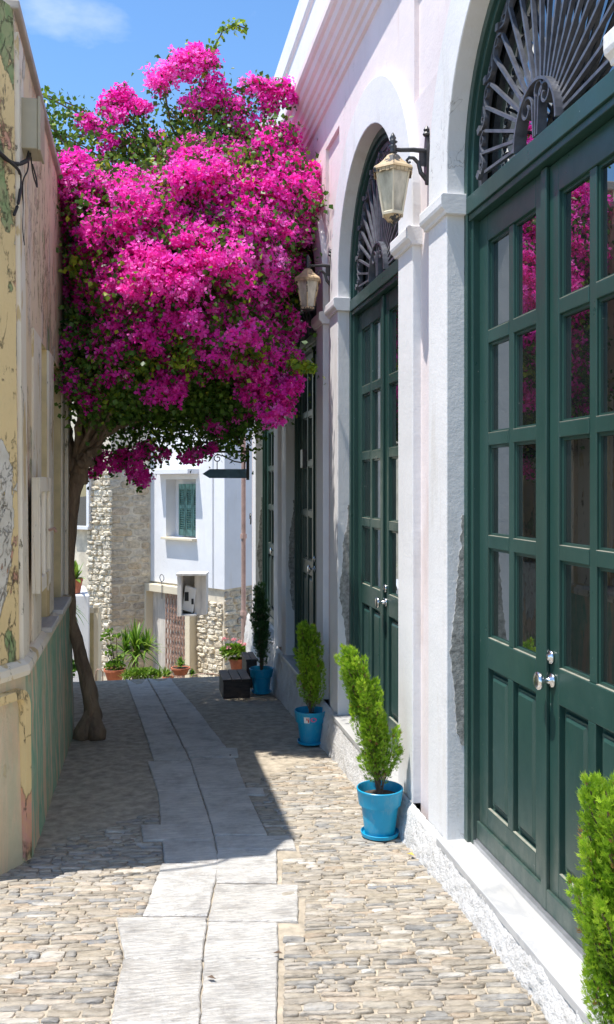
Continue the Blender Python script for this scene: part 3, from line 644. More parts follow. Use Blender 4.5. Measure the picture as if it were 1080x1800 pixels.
    for k in range(NR):
        a0 = R(4)+(math.pi-R(8))*k/NR; a1 = R(4)+(math.pi-R(8))*(k+1)/NR; m = MB(); n = 10; pts = []
        for q in range(n+1):
            t = q/n; a = a0+(a1-a0)*t; rr = reach(a)+(-.035+.038*math.sin(math.pi*t)) if k % 2 else reach(a)+(.0-.038*math.sin(math.pi*t)); pts.append((rr*math.cos(a), ZFAN+rr*math.sin(a)))
        ribbon(m, pts, c, xm, .008, .02)
        if k % 2 == 0:
            rr = reach(a0)+.012; cx, cz = rr*math.cos(a0), ZFAN+rr*math.sin(a0)
            m.obox((xm-.006, c+cx, cz), (.012, 0, 0), (0, .016*math.cos(a0+.78), .016*math.sin(a0+.78)), (0, -.016*math.sin(a0+.78), .016*math.cos(a0+.78)))
        am = (a0+a1)/2; rr = reach(am)-.004; ribbon(m, spiral(rr*math.cos(am), ZFAN+rr*math.sin(am), .028, .008, am+math.pi/2, .9, 10), c, xm, .006, .016)
        m.build('rim_scroll', M['iron'], G)
    PROTO['d'].append(D); PROTO['c'] = c
right_house()
for o in list(bpy.data.objects):
    if '_d' in o: del o['_d']
def downpipe():
    m = MB(); m.tube([(1.40, S_END+.02, -.4), (1.40, S_END+.02, 1.2), (1.40, S_END+.02, 2.6), (1.40, S_END+.02, 5.0)], .032, 10)
    for z in (.15, 1.2, 2.35): m.lathe([(.044, -.03), (.044, .03)], (1.40, S_END+.02, z), 10)
    m.build('downpipe', M['pinkpipe'], HR, smooth=False)
    m = MB(); m.box(1.47, 1.512, 8.2, 8.31, 2.05, 2.22); m.build('intercom_box', M['black'], HR, bevel=.004)
    for z in (1.5,):
        m = MB(); pts = [(1.44, 11.98, 1.55)]+[(1.44-.0, 11.98+.0, 1.55)]
        m.tube([(1.45, 12.0+.05*math.cos(t*.5)*.9, 1.45+.07*math.sin(t*.5)) for t in range(10)], .009, 6); m.build('wall_ring', M['black'], HR)
downpipe()
# ================================================================ LEFT HOUSE
HL = thing('peeling_house', (-1.5, 6, 0), 'old ochre house with peeling paint and turquoise streaked dado', 'house')
ZTOP = 4.2; XL = -.6; SE = 7.95
def sA(z): return 4.87-.27*(z/ZTOP)
def left_house():
    def wl(y, z, dx=0): return (XL+dx, y, z)
    w = MB()
    wins = [(5.79, 6.22), (6.60, 7.30)]; zs = [-.4, 1.0, 2.78, ZTOP]
    for z0, z1 in zip(zs, zs[1:]):
        segs = [(None, 5.79), (6.22, 6.60), (7.30, SE)] if (z0, z1) == (1.0, 2.78) else [(None, SE)]
        for a, b in segs:
            n = 6 if a is None else 1
            for k in range(n):
                za, zb_ = z0+(z1-z0)*k/n, z0+(z1-z0)*(k+1)/n
                w.face([wl(sA(za) if a is None else a, za), wl(b, za), wl(b, zb_), wl(sA(zb_) if a is None else a, zb_)])
    # chamfer, front, back, end, roof
    B = lambda z: (-.74, sA(z)-.235, z)
    w.cur = 1; w.face([(XL, sA(ZTOP), ZTOP), (XL, sA(-.4), -.4), B(-.4), B(ZTOP)])
    w.face([B(ZTOP), B(-.4), (-5, sA(-.4)-.25, -.4), (-5, sA(ZTOP)-.25, ZTOP)])
    w.cur = 0; w.face([(XL, SE, -.6), (-5, SE, -.6), (-5, SE, ZTOP), (XL, SE, ZTOP)])
    w.cur = 2; w.face([(XL, sA(ZTOP), ZTOP), B(ZTOP), (-5, sA(ZTOP)-.25, ZTOP), (-5, SE, ZTOP), (XL, SE, ZTOP)])
    w.build('wall', [M['peelside'], M['peel'], M['roofm']], HL)
    c = MB(); c.hexa([(XL+.03, sA(ZTOP)-.02, ZTOP-.01), (XL+.03, SE, ZTOP-.01), (XL-.3, SE, ZTOP-.01), (XL-.3, sA(ZTOP)-.02, ZTOP-.01), (XL+.03, sA(ZTOP)-.02, ZTOP+.035), (XL+.03, SE, ZTOP+.035), (XL-.3, SE, ZTOP+.035), (XL-.3, sA(ZTOP)-.02, ZTOP+.035)])
    c.build('coping', M['roofm'], HL, bevel=.008)
    for k, (a, b) in enumerate(wins):
        m = MB(); q = XL-.17
        m.face([(XL, b, 1.0), (q, b, 1.0), (q, b, 2.78), (XL, b, 2.78)]); m.face([(XL, a, 1.0), (q, a, 1.0), (q, a, 2.78), (XL, a, 2.78)])
        m.face([(XL, a, 2.78), (XL, b, 2.78), (q, b, 2.78), (q, a, 2.78)]); m.face([(XL, a, 1.0), (XL, b, 1.0), (q, b, 1.0), (q, a, 1.0)])
        wo = m.build('window_recess', M['reveal'], HL)
        m = MB(); m.box(q-.01, q+.03, a, a+.05, 1.03, 2.78); m.box(q-.01, q+.03, b-.05, b, 1.03, 2.78); m.box(q-.01, q+.03, a+.05, b-.05, 2.73, 2.78); m.box(q-.01, q+.03, a+.05, b-.05, 1.03, 1.09)
        m.box(q-.005, q+.025, (a+b)/2-.02, (a+b)/2+.02, 1.09, 2.73); m.build('window_frame', M['flake'], wo, bevel=.003)
        m = MB(); m.box(q-.004, q+.002, a+.05, (a+b)/2-.02, 1.09, 2.73); m.build('pane', M['glass'], wo)
        m = MB(); m.box(q-.004, q+.002, (a+b)/2+.02, b-.05, 1.09, 2.73); m.build('pane', M['glass'], wo)
        m = MB(); m.box(XL-.165, XL+.075, a-.03, b+.03, .985, 1.018); m.build('window_sill', M['marble'], wo, bevel=.003)
    # flaking flat trims on the corner and between the windows
    def strip(y0, y1, z0, z1, t=.012, mat='flake', y0t=None, y1t=None):
        m = MB(); y0t = y0 if y0t is None else y0t; y1t = y1 if y1t is None else y1t; n = 24; xs = []
        for k in range(n):
            za, zb_ = z0+(z1-z0)*k/n, z0+(z1-z0)*(k+1)/n; fa, fb = k/n, (k+1)/n
            ja, jb = .006*mn.noise(Vector((za*9, y0, 2))), .006*mn.noise(Vector((zb_*9, y0, 2)))
            a0, a1, b0, b1 = y0+(y0t-y0)*fa+ja, y1+(y1t-y1)*fa-ja, y0+(y0t-y0)*fb+jb, y1+(y1t-y1)*fb-jb
            m.face([(XL+t, a0, za), (XL+t, a1, za), (XL+t, b1, zb_), (XL+t, b0, zb_)]); m.face([(XL, a0, za), (XL+t, a0, za), (XL+t, b0, zb_), (XL, b0, zb_)]); m.face([(XL, a1, za), (XL+t, a1, za), (XL+t, b1, zb_), (XL, b1, zb_)])
        return m.build('flaking_trim', M[mat], HL)
    strip(sA(1)+.03, sA(1)+.28, .97, 4.1, .02, 'flake', sA(4.1)+.02, sA(4.1)+.20); strip(5.36, 5.77, .97, 2.78, .012, 'flake')
    strip(6.24, 6.58, 1.02, 2.78, .012); strip(7.33, 7.55, 1.02, 2.78, .012); strip(7.66, 7.93, 1.0, 4.1, .03, 'flake')
    # old panelled wooden shutter leaf hung on the wall
    m = MB(); y0, y1, z0, z1 = 5.08, 5.74, 1.30, 1.93
    m.box(XL+.03, XL+.055, y0, y1, z0, z1)
    for q in ((y0, y0+.09, z0, z1), (y1-.09, y1, z0, z1), (y0+.09, y1-.09, z0, z0+.08), (y0+.09, y1-.09, z1-.08, z1), (y0+.28, y0+.36, z0+.08, z1-.08)): m.box(XL+.055, XL+.075, *q)
    sh = m.build('shutter_leaf', M['flake'], HL, bevel=.004)
    m = MB(); m.tube([(XL+.07, 5.6, 1.62), (XL+.105, 5.6, 1.63), (XL+.11, 5.63, 1.61)], .009, 8); m.build('shutter_latch', M['rust'], sh)
    # dado, slightly proud, with its ledge
    d = MB(); q = .03; n = 30
    for k in range(n):
        za, zb_ = -.45+1.41*k/n, -.45+1.41*(k+1)/n
        fa, fb = q+.035*(1-(k/n)), q+.035*(1-((k+1)/n))
        for j in range(24):
            ya, yb = j/24, (j+1)/24
            def pt(t, z, f): y = sA(z)+(SE-sA(z))*t; return (XL+f+.006*mn.noise(Vector((y*5, z*5, 0)))+.004*mn.noise(Vector((y*17, z*15, 0))), y, z)
            d.cur = 0; d.face([pt(ya, za, fa), pt(yb, za, fa), pt(yb, zb_, fb), pt(ya, zb_, fb)])
        for j in range(8):
            ya, yb = j/8, (j+1)/8
            def pc(t, z, f): e = Vector((XL+f, sA(z), z)); b = Vector((-.74+f*.5, sA(z)-.235-f, z)); p = e.lerp(b, t); return tuple(p)
            d.cur = 1; d.face([pc(ya, za, fa), pc(yb, za, fa), pc(yb, zb_, fb), pc(ya, zb_, fb)])
        d.face([pc(1, za, fa), (-5, pc(1, za, fa)[1], za), (-5, pc(1, zb_, fb)[1], zb_), pc(1, zb_, fb)])
    dd = d.build('dado', [M['dadoside'], M['dado']], HL)
    l = MB(); a = Vector((XL, SE, .97)); b = Vector((XL, sA(.97), .97)); c_ = Vector((-.74, sA(.97)-.235, .97)); e = Vector((-5, c_.y, .97))
    pts = [a.lerp(b, k/20) for k in range(21)]+[b.lerp(c_, k/4) for k in range(1, 5)]+[e]
    fr = []
    for i, p in enumerate(pts):
        t = (pts[min(i+1, len(pts)-1)]-pts[max(i-1, 0)]).normalized(); o = t.cross(Z)*-1
        if o.x < 0 and o.y > 0: o = -o
        fr.append((p+Z*.006*mn.noise(p*4), o, Z))
    l.sweep(fr, [(-.01, -.055), (.052, -.045), (.058, -.02), (.05, .01), (.02, .03), (-.01, .03)]); l.build('ledge_moulding', M['flake'], HL)
    r = MB()                                                    # raised yellow border of the dado panel on the chamfer
    def pc(t, z, f=.078): e_ = Vector((XL+f, sA(z), z)); b_ = Vector((-.74+f*.5, sA(z)-.235-f, z)); return e_.lerp(b_, t)
    path = [pc(.16, -.02+.03*k) for k in range(27)]+[pc(.16+.12*(1-math.cos(R(k*15))), .76+.08*math.sin(R(k*15))) for k in range(7)]+[pc(t/10, .842) for t in range(3, 11)]
    nn = (Vector((1, -.6, 0))).normalized()
    r.sweep([(p-nn*.012, nn, (nn.cross((path[min(i+1, len(path)-1)]-path[max(i-1, 0)]).normalized()))) for i, p in enumerate(path)], [(-.03, -.028), (.012, -.022), (.012, .022), (-.03, .028)])
    r.build('panel_border', M['peel'], HL)
left_house()
def meter_box():
    t = thing('junction_box', (XL, 4.9, 3.85), 'beige metal junction box high on the peeling ochre wall', 'junction box')
    p0 = P(31, 178, 4.62); d0 = 4.62; z1 = 3.83; z0 = 3.575
    m = MB(); m.box(XL+.005, XL+.10, 4.74, 4.93, z0, z1); m.build('housing', M['beige'], t, bevel=.006)
    m = MB(); m.box(XL+.10, XL+.113, 4.73, 4.94, z0-.008, z1+.008); m.build('lid', M['beige'], t, bevel=.003)
    c = thing('wall_cable', (XL, 4.8, 3.4), 'black cables looping under the beige junction box', 'cable')
    def cb(pts, r):
        m = MB(); V_ = []
        for i in range(len(pts)-1):
            a, b = Vector(pts[i]), Vector(pts[i+1]); pm = Vector(pts[max(0, i-1)]); pn = Vector(pts[min(len(pts)-1, i+2)])
            for k in range(6):
                u = k/6; V_.append(.5*((2*a)+(b-pm)*u+(2*pm-5*a+4*b-pn)*u*u+(3*a-pm-3*b+pn)*u**3))
        V_.append(Vector(pts[-1])); m.tube(V_, r, 6); m.build('strand', M['cable'], c, smooth=True)
    cb([(-1.4, 4.30, 3.58), (-.78, 4.36, 3.50), (-.62, 4.62, 3.46), (-.56, 4.72, 3.50), (-.55, 4.8, 3.56), (-.55, 4.82, 3.62)], .011)
    cb([(-1.4, 4.30, 3.56), (-.78, 4.36, 3.48), (-.60, 4.60, 3.44), (-.58, 4.70, 3.40), (-.58, 4.64, 3.28), (-.6, 4.62, 3.2)], .008)
    cb([(-.55, 4.78, 3.6), (-.55, 4.76, 3.48), (-.57, 4.72, 3.40), (-.58, 4.8, 3.3), (-.58, 4.78, 3.18), (-.58, 4.86, 3.12)], .004)
    cb([(-.55, 4.86, 3.6), (-.54, 4.88, 3.5), (-.53, 4.98, 3.46), (-.54, 5.05, 3.52), (-.56, 5.04, 3.6)], .004)
meter_box()
def annex():
    t = thing('setback_house', (-1.15, 9.5, 0), 'narrow ochre house set back behind the peeling house and the tree trunk', 'house')
    m = MB(); x0, y0, y1, zt = -1.15, 7.97, 11.3, 4.7; w0, w1, h0, h1 = 9.2, 10.0, 1.0, 2.5
    for a, b, c, d in ((y0, w0, -.6, zt), (w1, y1, -.6, zt), (w0, w1, -.6, h0), (w0, w1, h1, zt)): m.face([(x0, a, c), (x0, b, c), (x0, b, d), (x0, a, d)])
    for yy in (w0, w1): m.face([(x0, yy, h0), (x0-.18, yy, h0), (x0-.18, yy, h1), (x0, yy, h1)])
    for zz in (h0, h1): m.face([(x0, w0, zz), (x0, w1, zz), (x0-.18, w1, zz), (x0-.18, w0, zz)])
    m.face([(x0, y1, -.6), (-5, y1, -.6), (-5, y1, zt), (x0, y1, zt)]); m.face([(-5, y0, -.6), (-5, y1, -.6), (-5, y1, zt), (-5, y0, zt)]); m.face([(x0, y0, ZTOP-.2), (-5, y0, ZTOP-.2), (-5, y0, zt), (x0, y0, zt)])
    m.build('wall', M['peelside'], t); m = MB(); m.box(-5, x0+.12, y0, y1+.1, zt, zt+.08); m.build('roof_slab', M['roofm'], t, bevel=.01)
    m = MB(); m.box(x0-.17, x0-.12, w0, w0+.06, h0, h1); m.box(x0-.17, x0-.12, w1-.06, w1, h0, h1); m.box(x0-.17, x0-.12, w0+.06, w1-.06, h0, h0+.06); m.box(x0-.17, x0-.12, w0+.06, w1-.06, h1-.06, h1); m.box(x0-.165, x0-.125, 9.58, 9.62, h0+.06, h1-.06)
    f = m.build('window_frame', M['flake'], t); m = MB(); m.box(x0-.152, x0-.148, w0+.06, w1-.06, h0+.06, h1-.06); m.build('pane', M['glass'], f)
annex()
# ================================================================ LANTERNS
def lantern(ys, z_top, label, tone):
    xc = 1.316; yl = C0+1.23+PER*ys; t = thing('wall_lantern', (XR, yl, z_top-.2), label, 'lantern', 'wall lanterns between the arches')
    z = z_top
    m = MB()                                                    # bracket: wall plate, arm, scroll
    m.sweep([(Vector((XR-.02, 0, 0))+Vector((0, yl, z-.13)), Y, Z), (Vector((XR+.002, yl, z-.13)), Y, Z)], [(.022*math.cos(a)*(1+.25*math.cos(2*a)), .135*math.sin(a)) for a in [2*math.pi*k/16 for k in range(16)]])
    m.lathe([(.016, 0), (.022, .01), (.012, .024), (.018, .034), (.004, .055)], (XR-.012, yl, z-.005), 10)
    m.tube([(XR-.015, yl, z-.085), (1.43, yl, z-.082), (1.36, yl, z-.088), (xc, yl, z-.088)], [.014, .012, .011, .011], 8)
    pl = [(XR-.015, yl, z-.235), (XR-.045, yl, z-.20), (XR-.058, yl, z-.15), (XR-.085, yl, z-.125), (1.405, yl, z-.125), (1.392, yl, z-.14), (1.40, yl, z-.155), (1.412, yl, z-.147)]
    m.tube(pl, [.012, .012, .011, .010, .009, .008, .007, .006], 7); m.obox((XR-.035, yl, z-.125), (.018, 0, 0), (0, .006, 0), (0, 0, .04))
    m.build('bracket', M['black'], t, smooth=False)
    m = MB(); m.lathe([(.008, -.118), (.024, -.105), (.014, -.095), (.022, -.08), (.022, -.07), (.012, -.06), (.026, -.048), (.013, -.04), (.018, -.028), (.010, -.012), (.004, 0.0)], (xc, yl, z), 12); m.build('finial', M['black'], t, smooth=True)
    m = MB(); zr = z-.205
    m.lathe([(.118, 0), (.113, .012), (.085, .030), (.060, .052), (.032, .085), (.018, .092)], (xc, yl, zr), 6, R(15))
    for k in range(6):
        a = R(15+60*k+30); rr = .118*math.cos(R(30)); tdir = Vector((-math.sin(a), math.cos(a), 0)); nd = Vector((math.cos(a), math.sin(a), 0))
        for q in range(5): m.obox(Vector((xc, yl, zr-.009))+nd*(rr-.006)+tdir*(-.047+.0235*q), tdir*.0105, nd*.002, Z*(.009+.004*(q % 2)))
    m.build('lantern_roof', M[tone], t)
    rt, rb, zt_, zb_ = .098, .056, zr-.004, zr-.225
    m = MB()
    for k in range(6):
        a = R(15+60*k); u0 = Vector((math.cos(a), math.sin(a), 0)); m.tube([Vector((xc, yl, zt_))+u0*rt, Vector((xc, yl, zb_))+u0*rb], .0052, 5)
    m.lathe([(rb+.006, -.008), (rb+.008, .004), (rb, .01)], (xc, yl, zb_), 6, R(15)); m.lathe([(rt+.004, -.006), (rt+.004, .004)], (xc, yl, zt_), 6, R(15))
    m.build('lantern_frame', M['cream'] if tone == 'lampdirt' else M['lampdirt'], t)
    for k in range(6):
        a0, a1 = R(15+60*k+2.5), R(15+60*k+57.5); g = MB(); pp = [(rt-.004, a0, zt_-.008), (rt-.004, a1, zt_-.008), (rb-.003, a1, zb_+.006), (rb-.003, a0, zb_+.006)]
        o4 = [Vector((xc+r*math.cos(a), yl+r*math.sin(a), zz)) for r, a, zz in pp]; i4 = [Vector((xc+(r-.004)*math.cos(a), yl+(r-.004)*math.sin(a), zz)) for r, a, zz in pp]
        g.hexa([i4[3], i4[2], o4[2], o4[3], i4[0], i4[1], o4[1], o4[0]]); g.build('pane', M['lampglass'], t)
    if tone == 'lampdirt' and ys == 0:
        m = MB(); m.lathe([(.006, -.062), (.012, -.052), (.008, -.042), (.03, -.034), (.050, -.010), (.056, 0)], (xc, yl, zb_-.004), 6, R(15)); m.build('bottom_cup', M['lampdirt'], t)
    else:
        m = MB(); m.lathe([(.006, -.02), (.03, -.012), (.056, 0)], (xc, yl, zb_-.004), 6, R(15)); m.build('bottom_cup', M['lampdirt'], t)
lantern(0, 3.745, 'black wall lantern with flaking roof and pointed cup, beside the nearest green door', 'lampdirt')
M['tanroof'] = plain('rust_tan_metal', (.46, .34, .20), .75, .25, 18, .4)
lantern(1, 3.72, 'wall lantern with tan rusted roof close to the magenta blossom', 'tanroof')
# ================================================================ POTTED CYPRESSES
def plumes(H, lean, Rm, n, seed, skew=(0, 0)):
    """upright flame shaped plumes crowding a leaning stem; H above the rim, Rm widest radius"""
    r = random.Random(seed); out = []
    ax = lambda t: Vector((lean[0]*t**1.4, lean[1]*t, .27+(H-.27)*t))
    for i in range(n):
        t = (i/n)**.9*.86; a = i*2.4+r.uniform(-.5, .5); Rt = Rm*(math.sin(math.pi*(.22+.74*t))**.9)*r.uniform(.55, 1.1)
        o = Vector((math.cos(a), math.sin(a), 0)); b = ax(t)+o*Rt*.25; L = (.30-.14*t)*r.uniform(.7, 1.15)*H/1.05
        tp = ax(min(1, t+L/H*.8))+o*Rt*.80+Vector((skew[0]*t, skew[1]*t, 0)); tp.z = b.z+L
        if tp.z > H: tp.z = H-r.uniform(0, .05)
        out.append((tuple(b), tuple(tp), r.uniform(.026, .042)*(1-.3*t), 1.0))
    out.append((tuple(ax(.8)), tuple(ax(1.0)), .024, 1.0)); return out
def sprays(lobes, n, size, seed):
    """feathery sprays filling the plumes; returns V,F,A"""
    r = np.random.default_rng(seed); V = []; F = []; A = []; off = 0
    tot = sum(l[2]*(Vector(l[1])-Vector(l[0])).length for l in lobes)
    for base, tip, rad, dens in lobes:
        base, tip = np.array(base), np.array(tip); ax = tip-base; L = np.linalg.norm(ax); axn = ax/L
        m = int(n*rad*L/tot); e1 = np.cross(axn, [0, 1, 0]); e1 /= np.linalg.norm(e1); e2 = np.cross(axn, e1); ton = r.normal(0, .10)
        for _ in range(m):
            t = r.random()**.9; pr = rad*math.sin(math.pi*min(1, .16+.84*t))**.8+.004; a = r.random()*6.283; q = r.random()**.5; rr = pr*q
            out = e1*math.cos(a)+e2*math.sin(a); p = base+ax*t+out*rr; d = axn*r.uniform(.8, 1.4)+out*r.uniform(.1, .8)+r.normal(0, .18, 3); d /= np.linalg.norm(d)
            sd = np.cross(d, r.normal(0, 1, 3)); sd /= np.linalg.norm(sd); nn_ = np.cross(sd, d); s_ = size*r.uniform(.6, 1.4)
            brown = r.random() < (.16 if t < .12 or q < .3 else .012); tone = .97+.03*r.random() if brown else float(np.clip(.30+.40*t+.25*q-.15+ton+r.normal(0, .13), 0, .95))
            for j in range(5):                                  # a stem with side needles: feather shape
                o_ = p+d*s_*(.0, .12, .12, .34, .34)[j]; u = (0, 1, -1, 1, -1)[j]; dd = d+sd*u*.75; dd = dd/np.linalg.norm(dd); ln = s_*(1.0, .48, .48, .40, .40)[j]; wv = (sd*dd.dot(d)-d*dd.dot(sd))*s_*.055
                V += [o_-wv*.5, o_+dd*ln*.5-wv, o_+dd*ln, o_+dd*ln*.5+wv]; F.append((off, off+1, off+2, off+3)); off += 4; A.append(tone)
    return V, F, A
def cypress(loc, label, lobes, n, size, seed, dark=0, rpot=.128, hpot=.262, rot=0, stickers=False, saucer=True):
    t = thing('potted_cypress', loc, label, 'potted plant', 'cypresses in turquoise pots along the arcaded house'); L = Vector(loc)
    k = rpot; m = MB()
    m.lathe([(k*.60, .010), (k*.64, .012), (k*.80, hpot*.64), (k*.80, hpot*.645), (k*.90, hpot*.66), (k*.985, hpot-.014), (k*1.0, hpot-.010), (k*1.0, hpot-.003), (k*.975, hpot), (k*.94, hpot-.001), (k*.90, hpot-.02), (k*.84, hpot-.06)], L, 40, caps=False)
    m.build('pot', M['pot'], t, smooth=True).modifiers.new('es', 'EDGE_SPLIT').split_angle = R(35)
    if saucer:
        m = MB(); m.lathe([(k*.2, .001), (k*.72, .001), (k*.80, .006), (k*.82, .024), (k*.79, .026), (k*.74, .010), (k*.3, .009)], L, 36); m.build('saucer', M['pot'], t, smooth=True).modifiers.new('es', 'EDGE_SPLIT').split_angle = R(35)
    m = MB(); m.lathe([(k*.86, hpot-.05), (k*.5, hpot-.042), (.01, hpot-.038)], L, 18, caps=False); m.build('soil', M['soil'], t)
    m = MB(); rr = random.Random(seed)
    for (b, tp, rad, dn) in lobes:
        b = Vector(b)+L; tp = Vector(tp)+L; b0 = L+Vector((rr.uniform(-.01, .01), rr.uniform(-.01, .01), hpot-.05)); pts = [b0.lerp(b, u/4)+Vector((rr.uniform(-.004, .004), rr.uniform(-.004, .004), 0))*u for u in range(4)]+[b.lerp(tp, u/6)+Vector((rr.uniform(-.006, .006), rr.uniform(-.006, .006), 0)) for u in range(6)]
        m.tube(pts, [max(.002, .011*(1-i/10)*min(1, rad*9)) for i in range(len(pts))], 6)
    m.build('trunk', M['twig'], t)
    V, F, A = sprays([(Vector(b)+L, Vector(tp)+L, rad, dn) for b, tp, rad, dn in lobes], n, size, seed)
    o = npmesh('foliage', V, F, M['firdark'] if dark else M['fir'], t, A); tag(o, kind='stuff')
    if stickers:
        # two flat stickers on the rim facing the camera
        def st(a0, a1, z0, z1, name, mt, oval=False, rr_=1.0):
            mm = MB(); N = 6; fr = lambda z: (k*(.90+(.985-.90)*((z-hpot*.66)/(hpot*.30)))+.0012)*rr_
            if oval:
                ac, zc = (a0+a1)/2, (z0+z1)/2; pts = []
                for j in range(16): an = j/16*6.283; z = zc+(z1-z0)/2*math.sin(an); a = ac+(a1-a0)/2*math.cos(an); pts.append((L.x+fr(z)*math.cos(a), L.y+fr(z)*math.sin(a), L.z+z))
                mm.face(pts)
            else:
                for j in range(N):
                    b0, b1 = a0+(a1-a0)*j/N, a0+(a1-a0)*(j+1)/N
                    mm.face([(L.x+fr(z0)*math.cos(b0), L.y+fr(z0)*math.sin(b0), L.z+z0), (L.x+fr(z0)*math.cos(b1), L.y+fr(z0)*math.sin(b1), L.z+z0), (L.x+fr(z1)*math.cos(b1), L.y+fr(z1)*math.sin(b1), L.z+z1), (L.x+fr(z1)*math.cos(b0), L.y+fr(z1)*math.sin(b0), L.z+z1)])
            return mm.build(name, mt, t)
        af = math.atan2(-L.y, -L.x); s1 = st(af-.42, af-.06, hpot*.70, hpot*.88, 'paper_sticker', M['stickerw'])
        st(af+.0, af+.42, hpot*.73, hpot*.87, 'paper_sticker', M['stickerp'], True)
        for q in ((-.16, -.08, .72, .80), (-.26, -.18, .78, .85), (-.13, -.09, .80, .86)): st(af+q[0], af+q[1], hpot*q[2], hpot*q[3], 'sticker_print', M['stickerr'], rr_=1.003)
    return t
def gp(px, py): x, y = hit(px, py); return (x, y, zg(y)+.014)
g1 = gp(668, 1472); g2 = gp(546, 1309); g3 = gp(460, 1220)
cypress(g1, 'tall bright cypress leaning left in a turquoise pot, alone between the two nearest doors',
        plumes(1.02, (-.19, .0), .125, 44, 11)+[((.03, 0, .32), (.10, 0, .58), .045, 1), ((-.02, -.02, .30), (-.115, -.02, .44), .04, 1), ((-.10, 0, .76), (-.21, 0, 1.04), .028, 1), ((.04, .03, .30), (.12, .02, .46), .035, 1)], 8500, .028, 11)
cypress(g2, 'small dense bright cypress in a turquoise pot with two stickers on the rim', plumes(.95, (-.04, 0), .125, 44, 12)+[((.04, 0, .30), (.09, 0, .62), .05, 1)], 7000, .032, 12, stickers=True)
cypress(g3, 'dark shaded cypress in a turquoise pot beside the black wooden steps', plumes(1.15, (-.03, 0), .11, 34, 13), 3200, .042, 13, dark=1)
g4 = (1.265, 2.17, zg(2.2)+.014)
cypress(g4, 'bright cypress in front of the marble sill, cut off by the right edge', plumes(1.10, (-.04, .02), .165, 80, 14)+[((-.04, .0, .32), (-.12, .02, .62), .045, 1), ((-.04, .0, .62), (-.10, .03, .86), .04, 1)], 22000, .022, 14)
